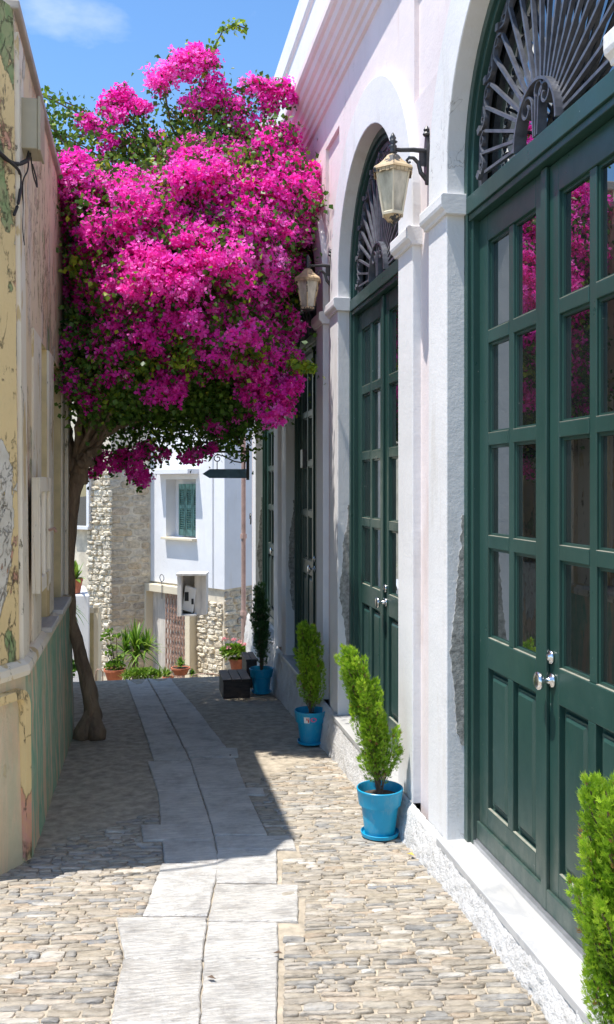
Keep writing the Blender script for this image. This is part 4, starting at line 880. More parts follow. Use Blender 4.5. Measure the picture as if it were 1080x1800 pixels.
# ================================================================ BOUGAINVILLEA
def bougainvillea():
    b0 = gp(163, 1283); TR = thing('bougainvillea_tree', b0, 'huge magenta bougainvillea tree leaning out from the peeling house', 'tree')
    dT = 7.55; px = [(163, 1290, .105), (165, 1262, .082), (160, 1225, .074), (150, 1182, .066), (137, 1135, .058), (126, 1085, .050), (122, 1030, .050), (122, 970, .052), (126, 905, .058), (132, 862, .066), (140, 832, .085)]
    pts = [P(x, y, dT) for x, y, r in px]; m = MB(); dense = []; rr = []
    for i in range(len(pts)-1):
        for k in range(4): dense.append(pts[i].lerp(pts[i+1], k/4)); rr.append(.86*(px[i][2]+(px[i+1][2]-px[i][2])*k/4))
    dense.append(pts[-1]); rr.append(px[-1][2]); m.tube(dense, rr, 14, .35)
    base = pts[0]
    for (dx, dy, r) in ((-.08, -.07, .07), (.035, -.09, .075), (.02, .08, .05)):
        m.tube([base+Vector((dx*1.25, dy*1.25, -.03)), base+Vector((dx, dy, .03)), base+Vector((dx*.4, dy*.4, .14)), base+Vector((0, 0, .28))], [r*.8, r, r*.75, r*.4], 10, .4)
    m.build('trunk', M['bark'], TR, smooth=True)
    top = pts[-1]; r_ = random.Random(5)
    def branch(path, r0, r1, par=TR):
        q = []; rd = []
        P_ = [Vector(p) for p in path]
        for i in range(len(P_)-1):
            a, b = P_[i], P_[i+1]; pm, pn = P_[max(0, i-1)], P_[min(len(P_)-1, i+2)]
            for k in range(5):
                u = k/5; q.append(.5*((2*a)+(b-pm)*u+(2*pm-5*a+4*b-pn)*u*u+(3*a-pm-3*b+pn)*u**3)+Vector([r_.uniform(-.008, .008) for _ in range(3)]))
        q.append(P_[-1]); rd = [r0+(r1-r0)*i/(len(q)-1) for i in range(len(q))]
        mm = MB(); mm.tube(q, rd, 8, .3); return mm.build('branch', M['bark'], par, smooth=True)
    branch([top-Z*.08, P(148, 790, 7.5), P(165, 745, 7.45), P(210, 690, 7.3), P(280, 600, 7.3)], .075, .02)
    branch([top-Z*.08, P(122, 780, 7.6), P(118, 720, 7.7), P(150, 600, 7.7), P(190, 450, 7.6)], .06, .02)
    branch([P(152, 790, 7.5), P(185, 760, 7.6), P(250, 735, 7.8), P(330, 715, 8.0), P(420, 690, 8.1)], .045, .012)
    branch([P(158, 770, 7.5), P(178, 715, 7.2), P(230, 640, 7.0), P(330, 560, 7.2)], .04, .012)
    branch([P(135, 800, 7.5), P(140, 740, 7.3), P(160, 690, 7.1), P(180, 600, 7.0)], .035, .012)
    branch([P(165, 745, 7.45), P(240, 640, 7.9), P(330, 520, 8.1), P(360, 330, 7.9), P(380, 160, 7.8)], .045, .012)
    for k in range(9):
        x = 175+r_.uniform(-30, 40); branch([P(150+r_.uniform(-15, 15), 800, 7.5), P(x, 740+r_.uniform(-20, 20), 7.4+r_.uniform(-.3, .5)), P(x+r_.uniform(-40, 90), 660, 7.4+r_.uniform(-.4, .7))], .022, .006)
    for k in range(4):                                          # pruned stubs
        a = P(140+k*6, 815-k*6, 7.4); branch([a, a+Vector((r_.uniform(0, .12), -.07, .02))], .04, .035)
    # crown: bodies in the picture frame of the tree (x px, y px, rx, ry, depth, rdepth in m, share of blossom)
    S = 7.7/FPX
    BOD = [(330, 470, 190, 120, 7.7, 1.35, .97), (215, 395, 115, 95, 7.5, 1.0, .97), (440, 390, 105, 100, 7.9, 1.1, .97), (480, 330, 70, 65, 7.9, .8, .97), (465, 262, 58, 42, 8.0, .5, .95), (360, 330, 115, 70, 7.7, .9, .8), (135, 320, 42, 42, 7.2, .35, .95),
           (350, 585, 150, 70, 7.6, 1.2, .9), (235, 520, 95, 70, 7.4, 1.0, .8), (480, 470, 52, 70, 8.2, .8, .9), (470, 655, 50, 55, 7.5, .5, .85), (240, 590, 110, 60, 7.6, 1.0, .55),
           (420, 600, 80, 80, 7.9, 1.0, .7), (175, 610, 60, 80, 7.9, .8, .38), (185, 615, 72, 62, 6.95, .25, .35), (165, 672, 48, 38, 7.0, .2, .25), (215, 690, 60, 40, 7.1, .25, .08), (300, 690, 130, 60, 8.2, 1.3, .05), (390, 720, 70, 45, 8.3, 1.1, .03), (200, 690, 75, 55, 8.0, .9, .10), (180, 480, 60, 80, 7.6, .8, .7), (285, 270, 105, 40, 7.9, .55, .12), (375, 225, 60, 62, 7.9, .4, .35),
           (30, 480, 110, 130, 9.5, 1.2, .3), (120, 520, 120, 90, 9.7, .9, .25), (20, 470, 80, 100, 10.8, .7, .3), (470, 430, 70, 120, 10.4, .8, .4), (290, 510, 150, 105, 9.9, 1.1, .3), (420, 500, 95, 100, 9.8, 1.0, .4), (200, 560, 160, 60, 10.6, .6, .2), (375, 560, 110, 60, 10.6, .6, .2)]
    def bodypt(b, shell):
        v = rng.normal(0, 1, 3); v /= np.linalg.norm(v); k = (1-.28*rng.random()**1.5) if shell else rng.random()**.45
        d = b[4]+v[1]*b[5]*k; return P(b[0]+v[0]*b[2]*k, b[1]-v[2]*b[3]*k, max(6.2, d)), v
    clus = []; leafc = []; cent0 = P(320, 470, 7.9)
    vols = [(b[2]*b[3]+(b[2]+b[3])*b[5]*90)/10000 for b in BOD]
    for b, vo in zip(BOD, vols):
        for _ in range(int(vo*(74 if b[4] < 9 else 34)*(.5 if b[1] < 280 and b[0] > 200 and b[0] < 400 else 1))):
            p, v = bodypt(b, True)
            g = b[6]+.22*mn.noise(p*2.6)*(1 if b[6] > .3 else .3)
            low = v[2] < -.35
            if rng.random() < g*(.55 if low else 1): clus.append((p, v, rng.choice([.05, .07, .09, .12, .15])*rng.uniform(.85, 1.1)))
            if rng.random() < (1.1-b[6]) or low or rng.random() < .2: leafc.append((p+(Vector(cent0)-p).normalized()*.07, v, rng.uniform(.10, .2), 1.0))
        for _ in range(int(vo*(60 if b[4] > 9 else 36 if b[1] > 280 or b[0] > 400 else 4))):
            p, v = bodypt(b, False); leafc.append((p, v, .22, .8))
    # extra bunches seen at the edges
    for x, y, d, s in ((200, 180, 7.7, .12), (215, 165, 7.7, .10), (150, 215, 7.6, .09), (165, 225, 7.6, .10), (205, 205, 7.6, .09), (230, 185, 7.7, .09), (280, 135, 7.7, .13), (300, 125, 7.7, .13), (330, 120, 7.7, .14), (350, 110, 7.7, .14), (315, 105, 7.7, .09), (366, 105, 7.7, .10), (275, 150, 7.7, .10), (340, 90, 7.7, .07),
                       (250, 190, 7.7, .08), (185, 190, 7.7, .08), (190, 250, 7.6, .08), (355, 175, 7.7, .12), (385, 170, 7.7, .10), (330, 180, 7.7, .07), (375, 145, 7.7, .10), (440, 150, 7.9, .10), (462, 155, 7.9, .11), (478, 165, 7.9, .10), (500, 155, 7.9, .09), (507, 175, 7.9, .07), (470, 185, 7.9, .09), (415, 185, 7.9, .07),
                       (500, 235, 8.0, .11), (515, 300, 8.0, .12), (540, 320, 7.7, .11), (548, 350, 7.6, .10), (545, 300, 7.7, .09), (535, 375, 7.7, .12), (130, 300, 7.1, .12), (110, 300, 7.1, .12), (105, 325, 7.0, .11), (125, 345, 7.0, .12), (150, 335, 7.0, .11), (120, 390, 7.1, .10), (115, 370, 7.1, .08),
                       (160, 690, 7.1, .11), (150, 670, 7.1, .10), (178, 695, 7.1, .10), (125, 685, 7.1, .08), (270, 690, 6.9, .12), (300, 695, 6.9, .12), (285, 675, 6.9, .11), (310, 680, 6.9, .09), (430, 690, 7.2, .10), (450, 700, 7.2, .11), (480, 700, 7.2, .12), (500, 690, 7.1, .11), (515, 680, 7.1, .09), (495, 720, 7.1, .10), (480, 738, 7.1, .09), (470, 725, 7.1, .08),
                       (245, 800, 7.9, .10), (230, 815, 7.9, .10), (255, 790, 7.9, .09), (240, 835, 7.9, .10), (250, 845, 7.9, .07), (180, 810, 7.9, .08), (165, 830, 7.9, .06), (205, 820, 7.9, .07), (345, 800, 7.9, .08), (330, 805, 7.9, .06), (370, 790, 7.9, .06), (285, 800, 7.9, .06), (210, 800, 7.9, .06), (420, 730, 7.6, .07), (395, 750, 7.9, .06),
                       (505, 590, 7.5, .10), (520, 580, 7.5, .08), (510, 560, 7.5, .08), (195, 630, 7.0, .10), (215, 625, 7.0, .09), (160, 640, 7.0, .06), (240, 625, 7.0, .08), (165, 690, 7.0, .09), (415, 640, 7.0, .1), (400, 655, 7.0, .08), (230, 545, 6.7, .12), (200, 560, 6.7, .1), (265, 555, 6.7, .11), (300, 570, 6.6, .1), (175, 550, 6.8, .08)):
        p = P(x, y, d); v = np.array([0, -.8, .3]); clus.append((p, v, s)); clus.append((p+Vector((.03, .04, .03)), v, s*.8)); leafc.append((p+Vector((0, .05, 0)), v, s, .5))
    # flowers: three papery bracts each
    V, F, A = [], [], []; off = 0
    cent = np.array(P(320, 470, 7.9))
    for p, v, s in clus:
        n = int(26+2600*s*s); pn = np.array(p); outv = pn-cent; outv = outv/np.linalg.norm(outv)
        tone0 = .45+.38*mn.noise(p*1.7)+rng.normal(0, .10)
        for _ in range(n):
            q = rng.normal(0, 1, 3); q /= np.linalg.norm(q); q = q*s*rng.random()**.33*np.array([1, 1, .85])*(1+.35*(rng.random() < .12)); c = pn+q
            ax = q/max(1e-6, np.linalg.norm(q))*.8+outv*.4+np.array([0, -.1, .35])+rng.normal(0, .45, 3); ax /= np.linalg.norm(ax)
            t1 = np.cross(ax, rng.normal(0, 1, 3)); t1 /= np.linalg.norm(t1); t2 = np.cross(ax, t1); sz = .024*rng.uniform(.7, 1.35); a0 = rng.random()*2
            tone = float(np.clip(tone0+rng.normal(0, .17), 0, .92))
            for k in range(3):
                a = a0+k*2.094; d = t1*math.cos(a)+t2*math.sin(a); w = np.cross(ax, d)
                b0_ = c; m_ = c+d*sz*.60+ax*sz*.30; V += [b0_, m_+w*sz*.52, c+d*sz*1.12+ax*sz*.62, m_-w*sz*.52]; F.append((off, off+1, off+2, off+3)); off += 4; A.append(tone)
            if rng.random() < .16:
                w = sz*.16; cc = c+ax*sz*.45; V += [cc+t1*w, cc+t2*w, cc-t1*w, cc-t2*w]; F.append((off, off+1, off+2, off+3)); off += 4; A.append(.97)
    o = npmesh('blossoms', V, F, M['bract'], TR, A); tag(o, kind='stuff')
    # leaves
    V, F, A = [], [], []; off = 0
    def leaf(c, ax, sz, tone):
        nonlocal off
        t1 = np.cross(ax, rng.normal(0, 1, 3)); t1 /= np.linalg.norm(t1); up = np.cross(ax, t1)
        w = t1*sz*.42; V.extend([c, c+ax*sz*.38+w+up*sz*.10, c+ax*sz, c+ax*sz*.38-w+up*sz*.10]); F.append((off, off+1, off+2)); F.append((off, off+2, off+3)); A.extend([tone, tone]); off += 4
    for p, v, s, dn in leafc:
        n = int(46*dn); pn = np.array(p); tone0 = .42+.4*mn.noise(p*2.1)
        if rng.random() < .07: tone0 = .92
        for _ in range(n):
            q = rng.normal(0, .55, 3)*s; ax = rng.normal(0, .8, 3)+np.array([0, 0, -.3]); ax /= np.linalg.norm(ax)
            leaf(pn+q, ax, rng.uniform(.028, .055), float(np.clip(tone0+rng.normal(0, .15), 0, 1)))
    # shoots: thin arching stems with paired leaves and a few bunches
    sh = MB()
    def shoot(path, tone=.6, den=1.0, tip=.6, rad=.006, spread=.05):
        P_ = [P(*q) for q in path]; q = []
        for i in range(len(P_)-1):
            for k in range(12): q.append(P_[i].lerp(P_[i+1], k/12)+Vector([r_.uniform(-.004, .004) for _ in range(3)]))
        q.append(P_[-1]); sh.tube(q[::3]+[q[-1]], rad, 5)
        for c in q:
            for _ in range(int(3*den+r_.random())):
                ax = rng.normal(0, .8, 3)+np.array([0, 0, -.35]); ax /= np.linalg.norm(ax); leaf(np.array(c)+rng.normal(0, spread*.5, 3), ax, rng.uniform(.035, .06), float(np.clip(tone+rng.normal(0, .18), 0, 1)))
    shoot([(365, 130, 7.7), (372, 90, 7.7), (392, 55, 7.7), (412, 42, 7.7), (432, 50, 7.7)], .85, .8)
    for q in ([(260, 300, 7.8), (200, 240, 7.7), (140, 200, 7.6), (95, 175, 7.5), (68, 168, 7.4)], [(250, 310, 7.6), (170, 270, 7.5), (110, 235, 7.4), (72, 215, 7.3)], [(230, 320, 7.6), (150, 290, 7.4), (100, 262, 7.3), (80, 250, 7.2)],
              [(220, 260, 7.7), (160, 215, 7.7), (110, 200, 7.6)], [(300, 300, 7.8), (260, 240, 7.8), (230, 190, 7.8), (180, 180, 7.7)], [(330, 290, 7.8), (300, 220, 7.8), (290, 160, 7.7)], [(350, 280, 7.8), (345, 200, 7.8), (365, 130, 7.7)], [(380, 280, 7.9), (400, 220, 7.9), (440, 190, 8.0), (490, 190, 8.0)],
              [(360, 270, 7.9), (400, 170, 7.9), (440, 148, 7.9), (500, 150, 7.9)], [(380, 250, 8.0), (430, 225, 8.0), (470, 210, 8.0)], [(120, 260, 7.4), (80, 210, 7.3), (66, 180, 7.3)], [(270, 290, 7.7), (220, 230, 7.6), (150, 240, 7.5), (90, 240, 7.4)], [(250, 300, 7.8), (250, 230, 7.8), (210, 210, 7.7)], [(320, 300, 7.9), (330, 230, 7.9), (300, 190, 7.9)], [(400, 300, 7.9), (385, 200, 7.9), (390, 140, 7.8)]):
        shoot(q, .6, .95, spread=.09); shoot([(a+r_.uniform(-12, 12), b+r_.uniform(-12, 12), c+.15) for a, b, c in q], .5, .45, spread=.12)
    shoot([(480, 600, 7.3), (510, 625, 7.2), (535, 640, 7.1), (550, 652, 7.1)], .97, 1.6); shoot([(470, 620, 7.3), (505, 645, 7.2), (535, 650, 7.15)], .95, 1.4)
    for q in ([(320, 610, 6.7), (325, 640, 6.7)], [(270, 630, 6.8), (235, 640, 6.8)], [(400, 610, 6.9), (440, 600, 6.9), (460, 615, 7.0)], [(180, 500, 6.8), (190, 530, 6.8)], [(140, 465, 6.9), (150, 485, 6.9)]): shoot(q, .9, 3.0, spread=.12)
    for k in range(9): x = 150+k*32; shoot([(x, 740, 7.9), (x+r_.uniform(-15, 25), 780, 7.9), (x+r_.uniform(-20, 30), 800+r_.uniform(-15, 30)-(25 if x > 250 else 0), 7.9)], .35, 1.6, spread=.12)
    o = npmesh('leaves', V, F, M['leaf'], TR, A); tag(o, kind='stuff')
    sh.build('shoots', M['twig'], TR); tag(bpy.data.objects['shoots'], kind='stuff')
bougainvillea()
# ================================================================ SIGN, STEPS
def sign():
    d = 11.2; t = thing('hanging_sign', P(438, 800, d), 'dark blue arrow shaped sign board hanging from a scrolled iron bracket', 'sign')
    f = Vector((CT, -ST, 0)); nrm = Vector((ST, CT, 0)); o = P(437, 795, d)
    m = MB(); m.obox(P(436, 813, d), f*.018, nrm*.015, Z*.215); m.build('post', M['black'], t)
    m = MB(); m.obox(P(405, 794, d), f*.215, nrm*.008, Z*.014); m.build('arm', M['black'], t)
    m = MB(); sp = lambda cx, cy, r0, r1, a0, tn: [P(cx+(r0+(r1-r0)*k/20)*math.cos(a0+tn*6.283*k/20), cy-(r0+(r1-r0)*k/20)*math.sin(a0+tn*6.283*k/20), d) for k in range(21)]
    m.tube(sp(383, 806, 8, 2, .5, 1.3), .007, 6); m.tube(sp(427, 806, 8, 2, 2.6, -1.3), .007, 6); m.tube([P(390, 800, d), P(400, 805, d), P(412, 811, d), P(424, 813, d), P(434, 808, d)], .009, 6)
    m.build('scrollwork', M['black'], t)
    for x in (382, 430): m = MB(); m.tube([P(x, 812, d), P(x, 826, d)], .006, 5); m.build('hanger', M['black'], t)
    m = MB(); pts = [P(357, 833, d), P(369, 825, d), P(437, 825, d), P(437, 840, d), P(369, 840, d)]
    m.idx([p-nrm*.012 for p in pts]+[p+nrm*.012 for p in pts], [(0, 1, 2, 3, 4), (9, 8, 7, 6, 5)]+[(k, (k+1) % 5, 5+(k+1) % 5, 5+k) for k in range(5)]); m.build('board', M['blue'], t, bevel=.003)
    return t
sign()
def steps():
    x, y = hit(417, 1226)
    def block(px0, px1, pyb, pyt, dep, label, nb):
        a = hit(px0, pyb); b = hit(px1, pyb); d = a[0]*ST+a[1]*CT; x0, x1, y0 = a[0], b[0], min(a[1], b[1]); zt = P(px0, pyt, d).z; zb = zg(y0)-.02
        t = thing('wooden_step', (x0, y0, zb), label, 'step box', 'black wooden steps by the far green door')
        m = MB(); m.box(x0, x1, y0, y0+dep, zb, zt-.025); m.build('box', M['darkwood'], t, bevel=.004)
        for k in range(nb): m = MB(); w = (x1-x0+.02)/nb; m.box(x0-.01+w*k+.003, x0-.01+w*(k+1)-.003, y0-.015, y0+dep, zt-.024, zt); m.build('board', M['darkwood'], t, bevel=.003)
    block(392, 440, 1226, 1192, .5, 'lower black wooden step box with board top beside the turquoise pot', 3)
    block(433, 452, 1208, 1158, .45, 'taller black wooden step box behind the lower one', 2)
steps()
# ================================================================ FAR SIDE: stone house, white house, garden
def C3(x, d, z): a = cw(x, d); return Vector((a[0], a[1], z))
def rubble_face(parent, o, u, L, z0, z1, proud, seed, hr=(.09, .2), wr=(.14, .42), skip=None, mt='rubble'):
    """stones laid in rough courses on a face starting at o (plan), along u (plan dir)"""
    r = random.Random(seed); nrm = Vector((u.y, -u.x, 0)); lib = []
    for i in range(10):
        n = 9; V = []
        for lay, (k, dz) in enumerate(((1.0, -.03), (.98, .4), (.84, 1.0))):
            for j in range(n):
                a = 2*math.pi*j/n+r.uniform(-.15, .15); q = .55; c_, s_ = math.cos(a), math.sin(a)
                V.append((math.copysign(abs(c_)**q, c_)*.5*k*r.uniform(.88, 1.03), -dz*(1 if lay < 2 else r.uniform(.7, 1.2)), math.copysign(abs(s_)**q, s_)*.5*k*r.uniform(.85, 1.03)))
        V.append((0, -1.0*r.uniform(.8, 1.3), 0)); F = [(l*n+k, l*n+(k+1) % n, (l+1)*n+(k+1) % n, (l+1)*n+k) for l in (0, 1) for k in range(n)]+[(2*n+k, 2*n+(k+1) % n, 3*n) for k in range(n)]
        me = bpy.data.meshes.new('stone'); me.from_pydata(V, [], F); me.materials.append(M[mt]); lib.append(me)
    z = z0; rz = math.atan2(u.y, u.x); cnt = 0
    while z < z1-.04:
        h = min(r.uniform(*hr), z1-z); s = -.02
        while s < L-.04:
            w = min(r.uniform(*wr), L-s+.01)
            if not (skip and skip(s+w/2, z+h/2)):
                c = o+u*(s+w/2)+Z*0; ob = bpy.data.objects.new('stone', r.choice(lib)); COL.objects.link(ob); ob.parent = parent
                ob.location = Vector((c.x, c.y, z+h/2+r.uniform(-.01, .01)))-wloc(parent); ob.rotation_euler = (r.uniform(-.05, .05), r.uniform(-.07, .07), rz+r.uniform(-.06, .06)); ob.scale = (w*.96, proud*r.uniform(.5, 1.3), h*.92); cnt += 1
            s += w
        z += h
def prism(mb, plan, z0, z1):
    n = len(plan); mb.idx([(p.x, p.y, z0) for p in plan]+[(p.x, p.y, z1) for p in plan], [tuple(range(n))[::-1], tuple(range(n, 2*n))]+[(k, (k+1) % n, n+(k+1) % n, n+k) for k in range(n)])
def far_side():
    # stone house
    c2x, c2d = (195-540)/FPX*18.2, 18.2
    C = C3(c2x, c2d, 0); ur = (C3(c2x+.87, c2d+.5, 0)-C).normalized(); ul = (C3(c2x-.84, c2d+.54, 0)-C).normalized()
    SH = thing('stone_house', (C.x, C.y, -2), 'rubble stone house corner behind the trunk of the bougainvillea', 'house')
    m = MB(); prism(m, [C, C+ur*1.35, C+ur*1.35+ul*4+Vector((0, 1.5, 0)), C+ul*4], -2.4, 5.2); m.build('wall', M['lime'], SH)
    rubble_face(SH, C, ur, .80, -1.85, 2.3, .022, 3, (.10, .2), (.18, .5))
    rubble_face(SH, C+ul*.62, -ul, .66, -1.85, 2.3, .055, 4, (.07, .15), (.10, .24), mt='rubblepale')
    # window on the sunlit side
    wa = C+ul*.42; nl = Vector((ul.y, -ul.x, 0)); nl = nl if nl.y < 0 else -nl
    m = MB(); cc = C+ul*.78
    for q in (-.23, .23): m.obox(cc+ul*q+nl*.05+Z*1.62, ul*.035, nl*.05, Z*.55)
    m.obox(cc+nl*.06+Z*1.04, ul*.27, nl*.07, Z*.035); m.obox(cc+nl*.05+Z*2.17, ul*.27, nl*.05, Z*.035)
    wf = m.build('window_frame', M['housewhite'], SH, bevel=.004); m = MB(); m.obox(cc+nl*.02+Z*1.62, ul*.2, nl*.012, Z*.54); m.build('pane', M['glass'], wf)
    # white house
    cx, cdp = (395-540)/FPX*17, 17.0; K = C3(cx, cdp, 0); vl = (C3(cx-.716, cdp+.698, 0)-K).normalized(); vr = (C3(cx+.508, cdp+.861, 0)-K).normalized()
    nl = Vector((vl.y, -vl.x, 0)); nl = nl if nl.y < 0 else -nl; nr = Vector((vr.y, -vr.x, 0)); nr = nr if nr.y < 0 else -nr
    HW = thing('white_house', (K.x, K.y, -2), 'white plastered house on a stone base with green louvred shutters', 'house')
    m = MB()                                                    # left face with window hole, right face with window hole
    def facehole(o, u, n, L, z0, z1, hole, dep):
        a, b, h0, h1 = hole
        def q(s, z, dd=0): p = o+u*s-n*dd; return (p.x, p.y, z)
        for s0, s1, za, zb in ((0, a, z0, z1), (b, L, z0, z1), (a, b, z0, h0), (a, b, h1, z1)): m.face([q(s0, za), q(s1, za), q(s1, zb), q(s0, zb)])
        for s_ in (a, b): m.face([q(s_, h0), q(s_, h0, dep), q(s_, h1, dep), q(s_, h1)])
        for z_ in (h0, h1): m.face([q(a, z_), q(b, z_), q(b, z_, dep), q(a, z_, dep)])
        m.face([q(a, h0, dep), q(b, h0, dep), q(b, h1, dep), q(a, h1, dep)])
    wl0, wl1, wz0, wz1 = .85, 1.80, .87, 2.02
    facehole(K, vl, nl, 2.55, -.05, 5.2, (wl0, wl1, wz0, wz1), .24)
    facehole(K, vr, nr, 4, -.05, 5.2, (1.02, 1.75, .84, 2.0), .12)
    e1, e2 = K+vl*2.55, K+vr*4; m.face([(K.x, K.y, 5.2), (e2.x, e2.y, 5.2), (e2.x+vl.x*2.55, e2.y+vl.y*2.55, 5.2), (e1.x, e1.y, 5.2)])
    e3 = e2+vl*2.55; m.face([(e1.x, e1.y, -2.4), (e3.x, e3.y, -2.4), (e3.x, e3.y, 5.2), (e1.x, e1.y, 5.2)])
    m.face([(e2.x, e2.y, -2.4), (e3.x, e3.y, -2.4), (e3.x, e3.y, 5.2), (e2.x, e2.y, 5.2)]); m.face([(K.x, K.y, -.05), (e1.x, e1.y, -.05), (e3.x, e3.y, -.05), (e2.x, e2.y, -.05)])
    m.build('wall', M['housewhite'], HW)
    K2 = K-nl*.06-nr*.06; m = MB(); prism(m, [K2, K2+vr*4, e3, K2+vl*2.6], -2.4, -.051); m.build('base_wall', M['lime'], HW)
    rubble_face(HW, K2, vr, 1.9, -1.9, -.09, .04, 5, (.08, .17), (.14, .45))
    def lsk(s, z): return False
    rubble_face(HW, K2+vl*.78, -vl, .74, -1.9, -.3, .04, 6, (.06, .14), (.12, .36), mt='rubblepale')
    rubble_face(HW, K2+vl*2.6, -vl, .16, -1.9, -.09, .05, 8, (.08, .17), (.14, .3))
    # shutters
    def shutter(o, u, n, s0, s1, z0, z1, par):
        mid = (s0+s1)/2; w = s1-s0; m = MB(); m.obox(o+u*mid+Z*(z0+z1)/2, u*w/2, n*.006, Z*(z1-z0)/2)
        for a, b in ((s0, s0+.035), (s1-.035, s1)): m.obox(o+u*(a+b)/2+n*.018+Z*(z0+z1)/2, u*(b-a)/2, n*.014, Z*(z1-z0)/2)
        for a, b in ((z0, z0+.13), (z0+(z1-z0)*.53, z0+(z1-z0)*.60), (z1-.10, z1)): m.obox(o+u*mid+n*.018+Z*(a+b)/2, u*(w/2-.035), n*.014, Z*(b-a)/2)
        lf = m.build('shutter', M['shutter'], par); m = MB()
        for za, zb in ((z0+.13, z0+(z1-z0)*.53), (z0+(z1-z0)*.60, z1-.10)):
            k = int((zb-za)/.042)
            for j in range(k): z = za+(j+.5)*(zb-za)/k; m.obox(o+u*mid+n*.02+Z*z, u*(w/2-.035), n*.012+Z*.010, n*-.002+Z*.004)
        sl = m.build('louvre_slats', M['shutter'], lf); tag(sl, kind='stuff')
    oL = K-nl*.17
    for k in range(3): shutter(oL, vl, nl, .90+k*.225, .90+k*.225+.215, .90, 1.93, HW)
    oR = K-nr*.08; shutter(oR, vr, nr, 1.04, 1.38, .86, 1.98, HW); shutter(oR, vr, nr, 1.39, 1.73, .86, 1.98, HW)
    m = MB(); m.obox(K+vl*1.32+nl*.03+Z*(wz0-.02), vl*.50, nl*.09, Z*.022); m.build('window_sill', M['cream'], HW, bevel=.004)
    m = MB(); m.obox(K+vl*1.38+nl*.13+Z*2.17, vl*.62, nl*.14, Z*.05); m.build('window_canopy', M['housewhite'], HW, bevel=.008)
    m = MB(); q = K+vl*.33+nl*.02; m.tube([q+Z*-.05, q+Z*5], .010, 6); m.build('wall_conduit', M['pipe'], HW)
    m = MB(); q = K+vl*2.66+nl*.07; m.tube([q+Z*-1.7, q+Z*-.2, q+Z*1.2, q+Z*2.55, q+Z*2.75+vl*-.12, q+Z*3.1-vl*.3], .068, 14)
    for z in (-.2, .75, 2.1): m.lathe([(.08, -.03), (.08, .03)], q+Z*z, 14)
    m.build('downpipe', M['pipe'], HW, smooth=True)
    # doorway with cream surround and folding lattice gate
    a0, a1 = 1.0, 2.36; m = MB()
    for s_ in (a0-.06, a1): m.obox(K+vl*s_+nl*.04+Z*-1.1, vl*.075, nl*.10, Z*1.0)
    m.obox(K+vl*(a0+a1-.06)/2+nl*.04+Z*-.165, vl*((a1-a0)/2+.16), nl*.10, Z*.075); fr = m.build('doorway_surround', M['cream'], HW, bevel=.008)
    m = MB(); m.obox(K+vl*(a0+a1)/2-nl*.045+Z*-1.2, vl*(a1-a0)/2, nl*.01, Z*1.0); m.build('door_leaf', M['board'], HW)
    m = MB(); g0, g1 = 1.06, 1.72; nb = 7
    for lev in range(9):
        z0 = -2.0+lev*.2
        for k in range(nb):
            s0 = g0+(g1-g0)*k/nb; s1 = g0+(g1-g0)*(k+1)/nb
            for (p, q) in ((s0, s1), (s1, s0)):
                A_, B_ = K+vl*p+nl*.05+Z*z0, K+vl*q+nl*.05+Z*(z0+.2); mid = (A_+B_)/2; dd = (B_-A_)/2; m.obox(mid, dd, nl*.004, nl.cross(dd.normalized())*.009)
    gt = m.build('lattice_gate', M['rust'], HW); tag(gt, kind='stuff')
    m = MB()
    for k in range(nb+1): s0 = g0+(g1-g0)*k/nb; m.obox(K+vl*s0+nl*.06+Z*-1.15, vl*.008, nl*.008, Z*.88)
    m.build('gate_uprights', M['rust'], HW)['kind'] = 'stuff'
    m = MB(); q = K+vl*1.72+nl*.16; m.tube([q+Z*-.35, q+Z*-.05]+[q+Vector((0, 0, .06))+vl*(.07*math.cos(k*.5)-.0)+Z*.07*math.sin(k*.5) for k in range(12)], .008, 5); m.build('wire_hook', M['iron'], HW)
    # AC in a board cabinet
    b = K+vl*.50+nl*.30; AC = thing('ac_cabinet', (b.x, b.y, -.6), 'weathered white board cabinet fixed beside the lattice gate', 'cabinet')
    fx = Vector((CT, -ST, 0)); fy = Vector((ST, CT, 0)); o = P(339, 1045, 16.3); hw, hh = .235, .36
    m = MB(); m.obox(o-fx*.21+Z*0, fx*.035, fy*.22, Z*hh); m.build('board', M['board'], AC)
    m = MB(); m.obox(o+fx*.14, fx*.105, fy*.012, Z*hh-fx*.0); m.build('board', M['board'], AC)
    m = MB(); m.obox(o+fx*.235+fy*.15, fx*.012, fy*.15, Z*hh); m.build('board', M['board'], AC)
    m = MB(); m.obox(o+Z*(hh+.015), fx*.265, fy*.24, Z*.016); m.build('top_board', M['board'], AC)
    m = MB(); m.obox(o+fy*.22, fx*.23, fy*.01, Z*hh); m.build('back_board', M['board'], AC)
    m = MB(); m.obox(o-fx*.07-Z*(hh-.01), fx*.15, fy*.2, Z*.012); m.build('bottom_board', M['board'], AC)
    A2 = thing('air_conditioner', o-Z*.2, 'small white air conditioner unit tucked inside the board cabinet', 'air conditioner')
    m = MB(); m.obox(o-fx*.06+fy*.06-Z*.08+Z*0, fx*.10+Z*-.03, fy*.11, Z*.22+fx*.03); m.build('casing', M['acwhite'], A2, bevel=.02)
    m = MB(); m.obox(o-fx*.10-fy*.055-Z*.03, fx*.035, fy*.004, Z*.08); m.build('fan_grille', M['dark'], A2); m = MB(); m.obox(o+fx*.005-fy*.055-Z*.12, fx*.02, fy*.004, Z*.05); m.build('control_panel', M['dark'], A2)
    # garden wall / white steps house at the left
    d = 15.0; GW = thing('garden_wall', P(150, 1190, d), 'low white plastered wall with a cream framed opening behind the trunk', 'wall')
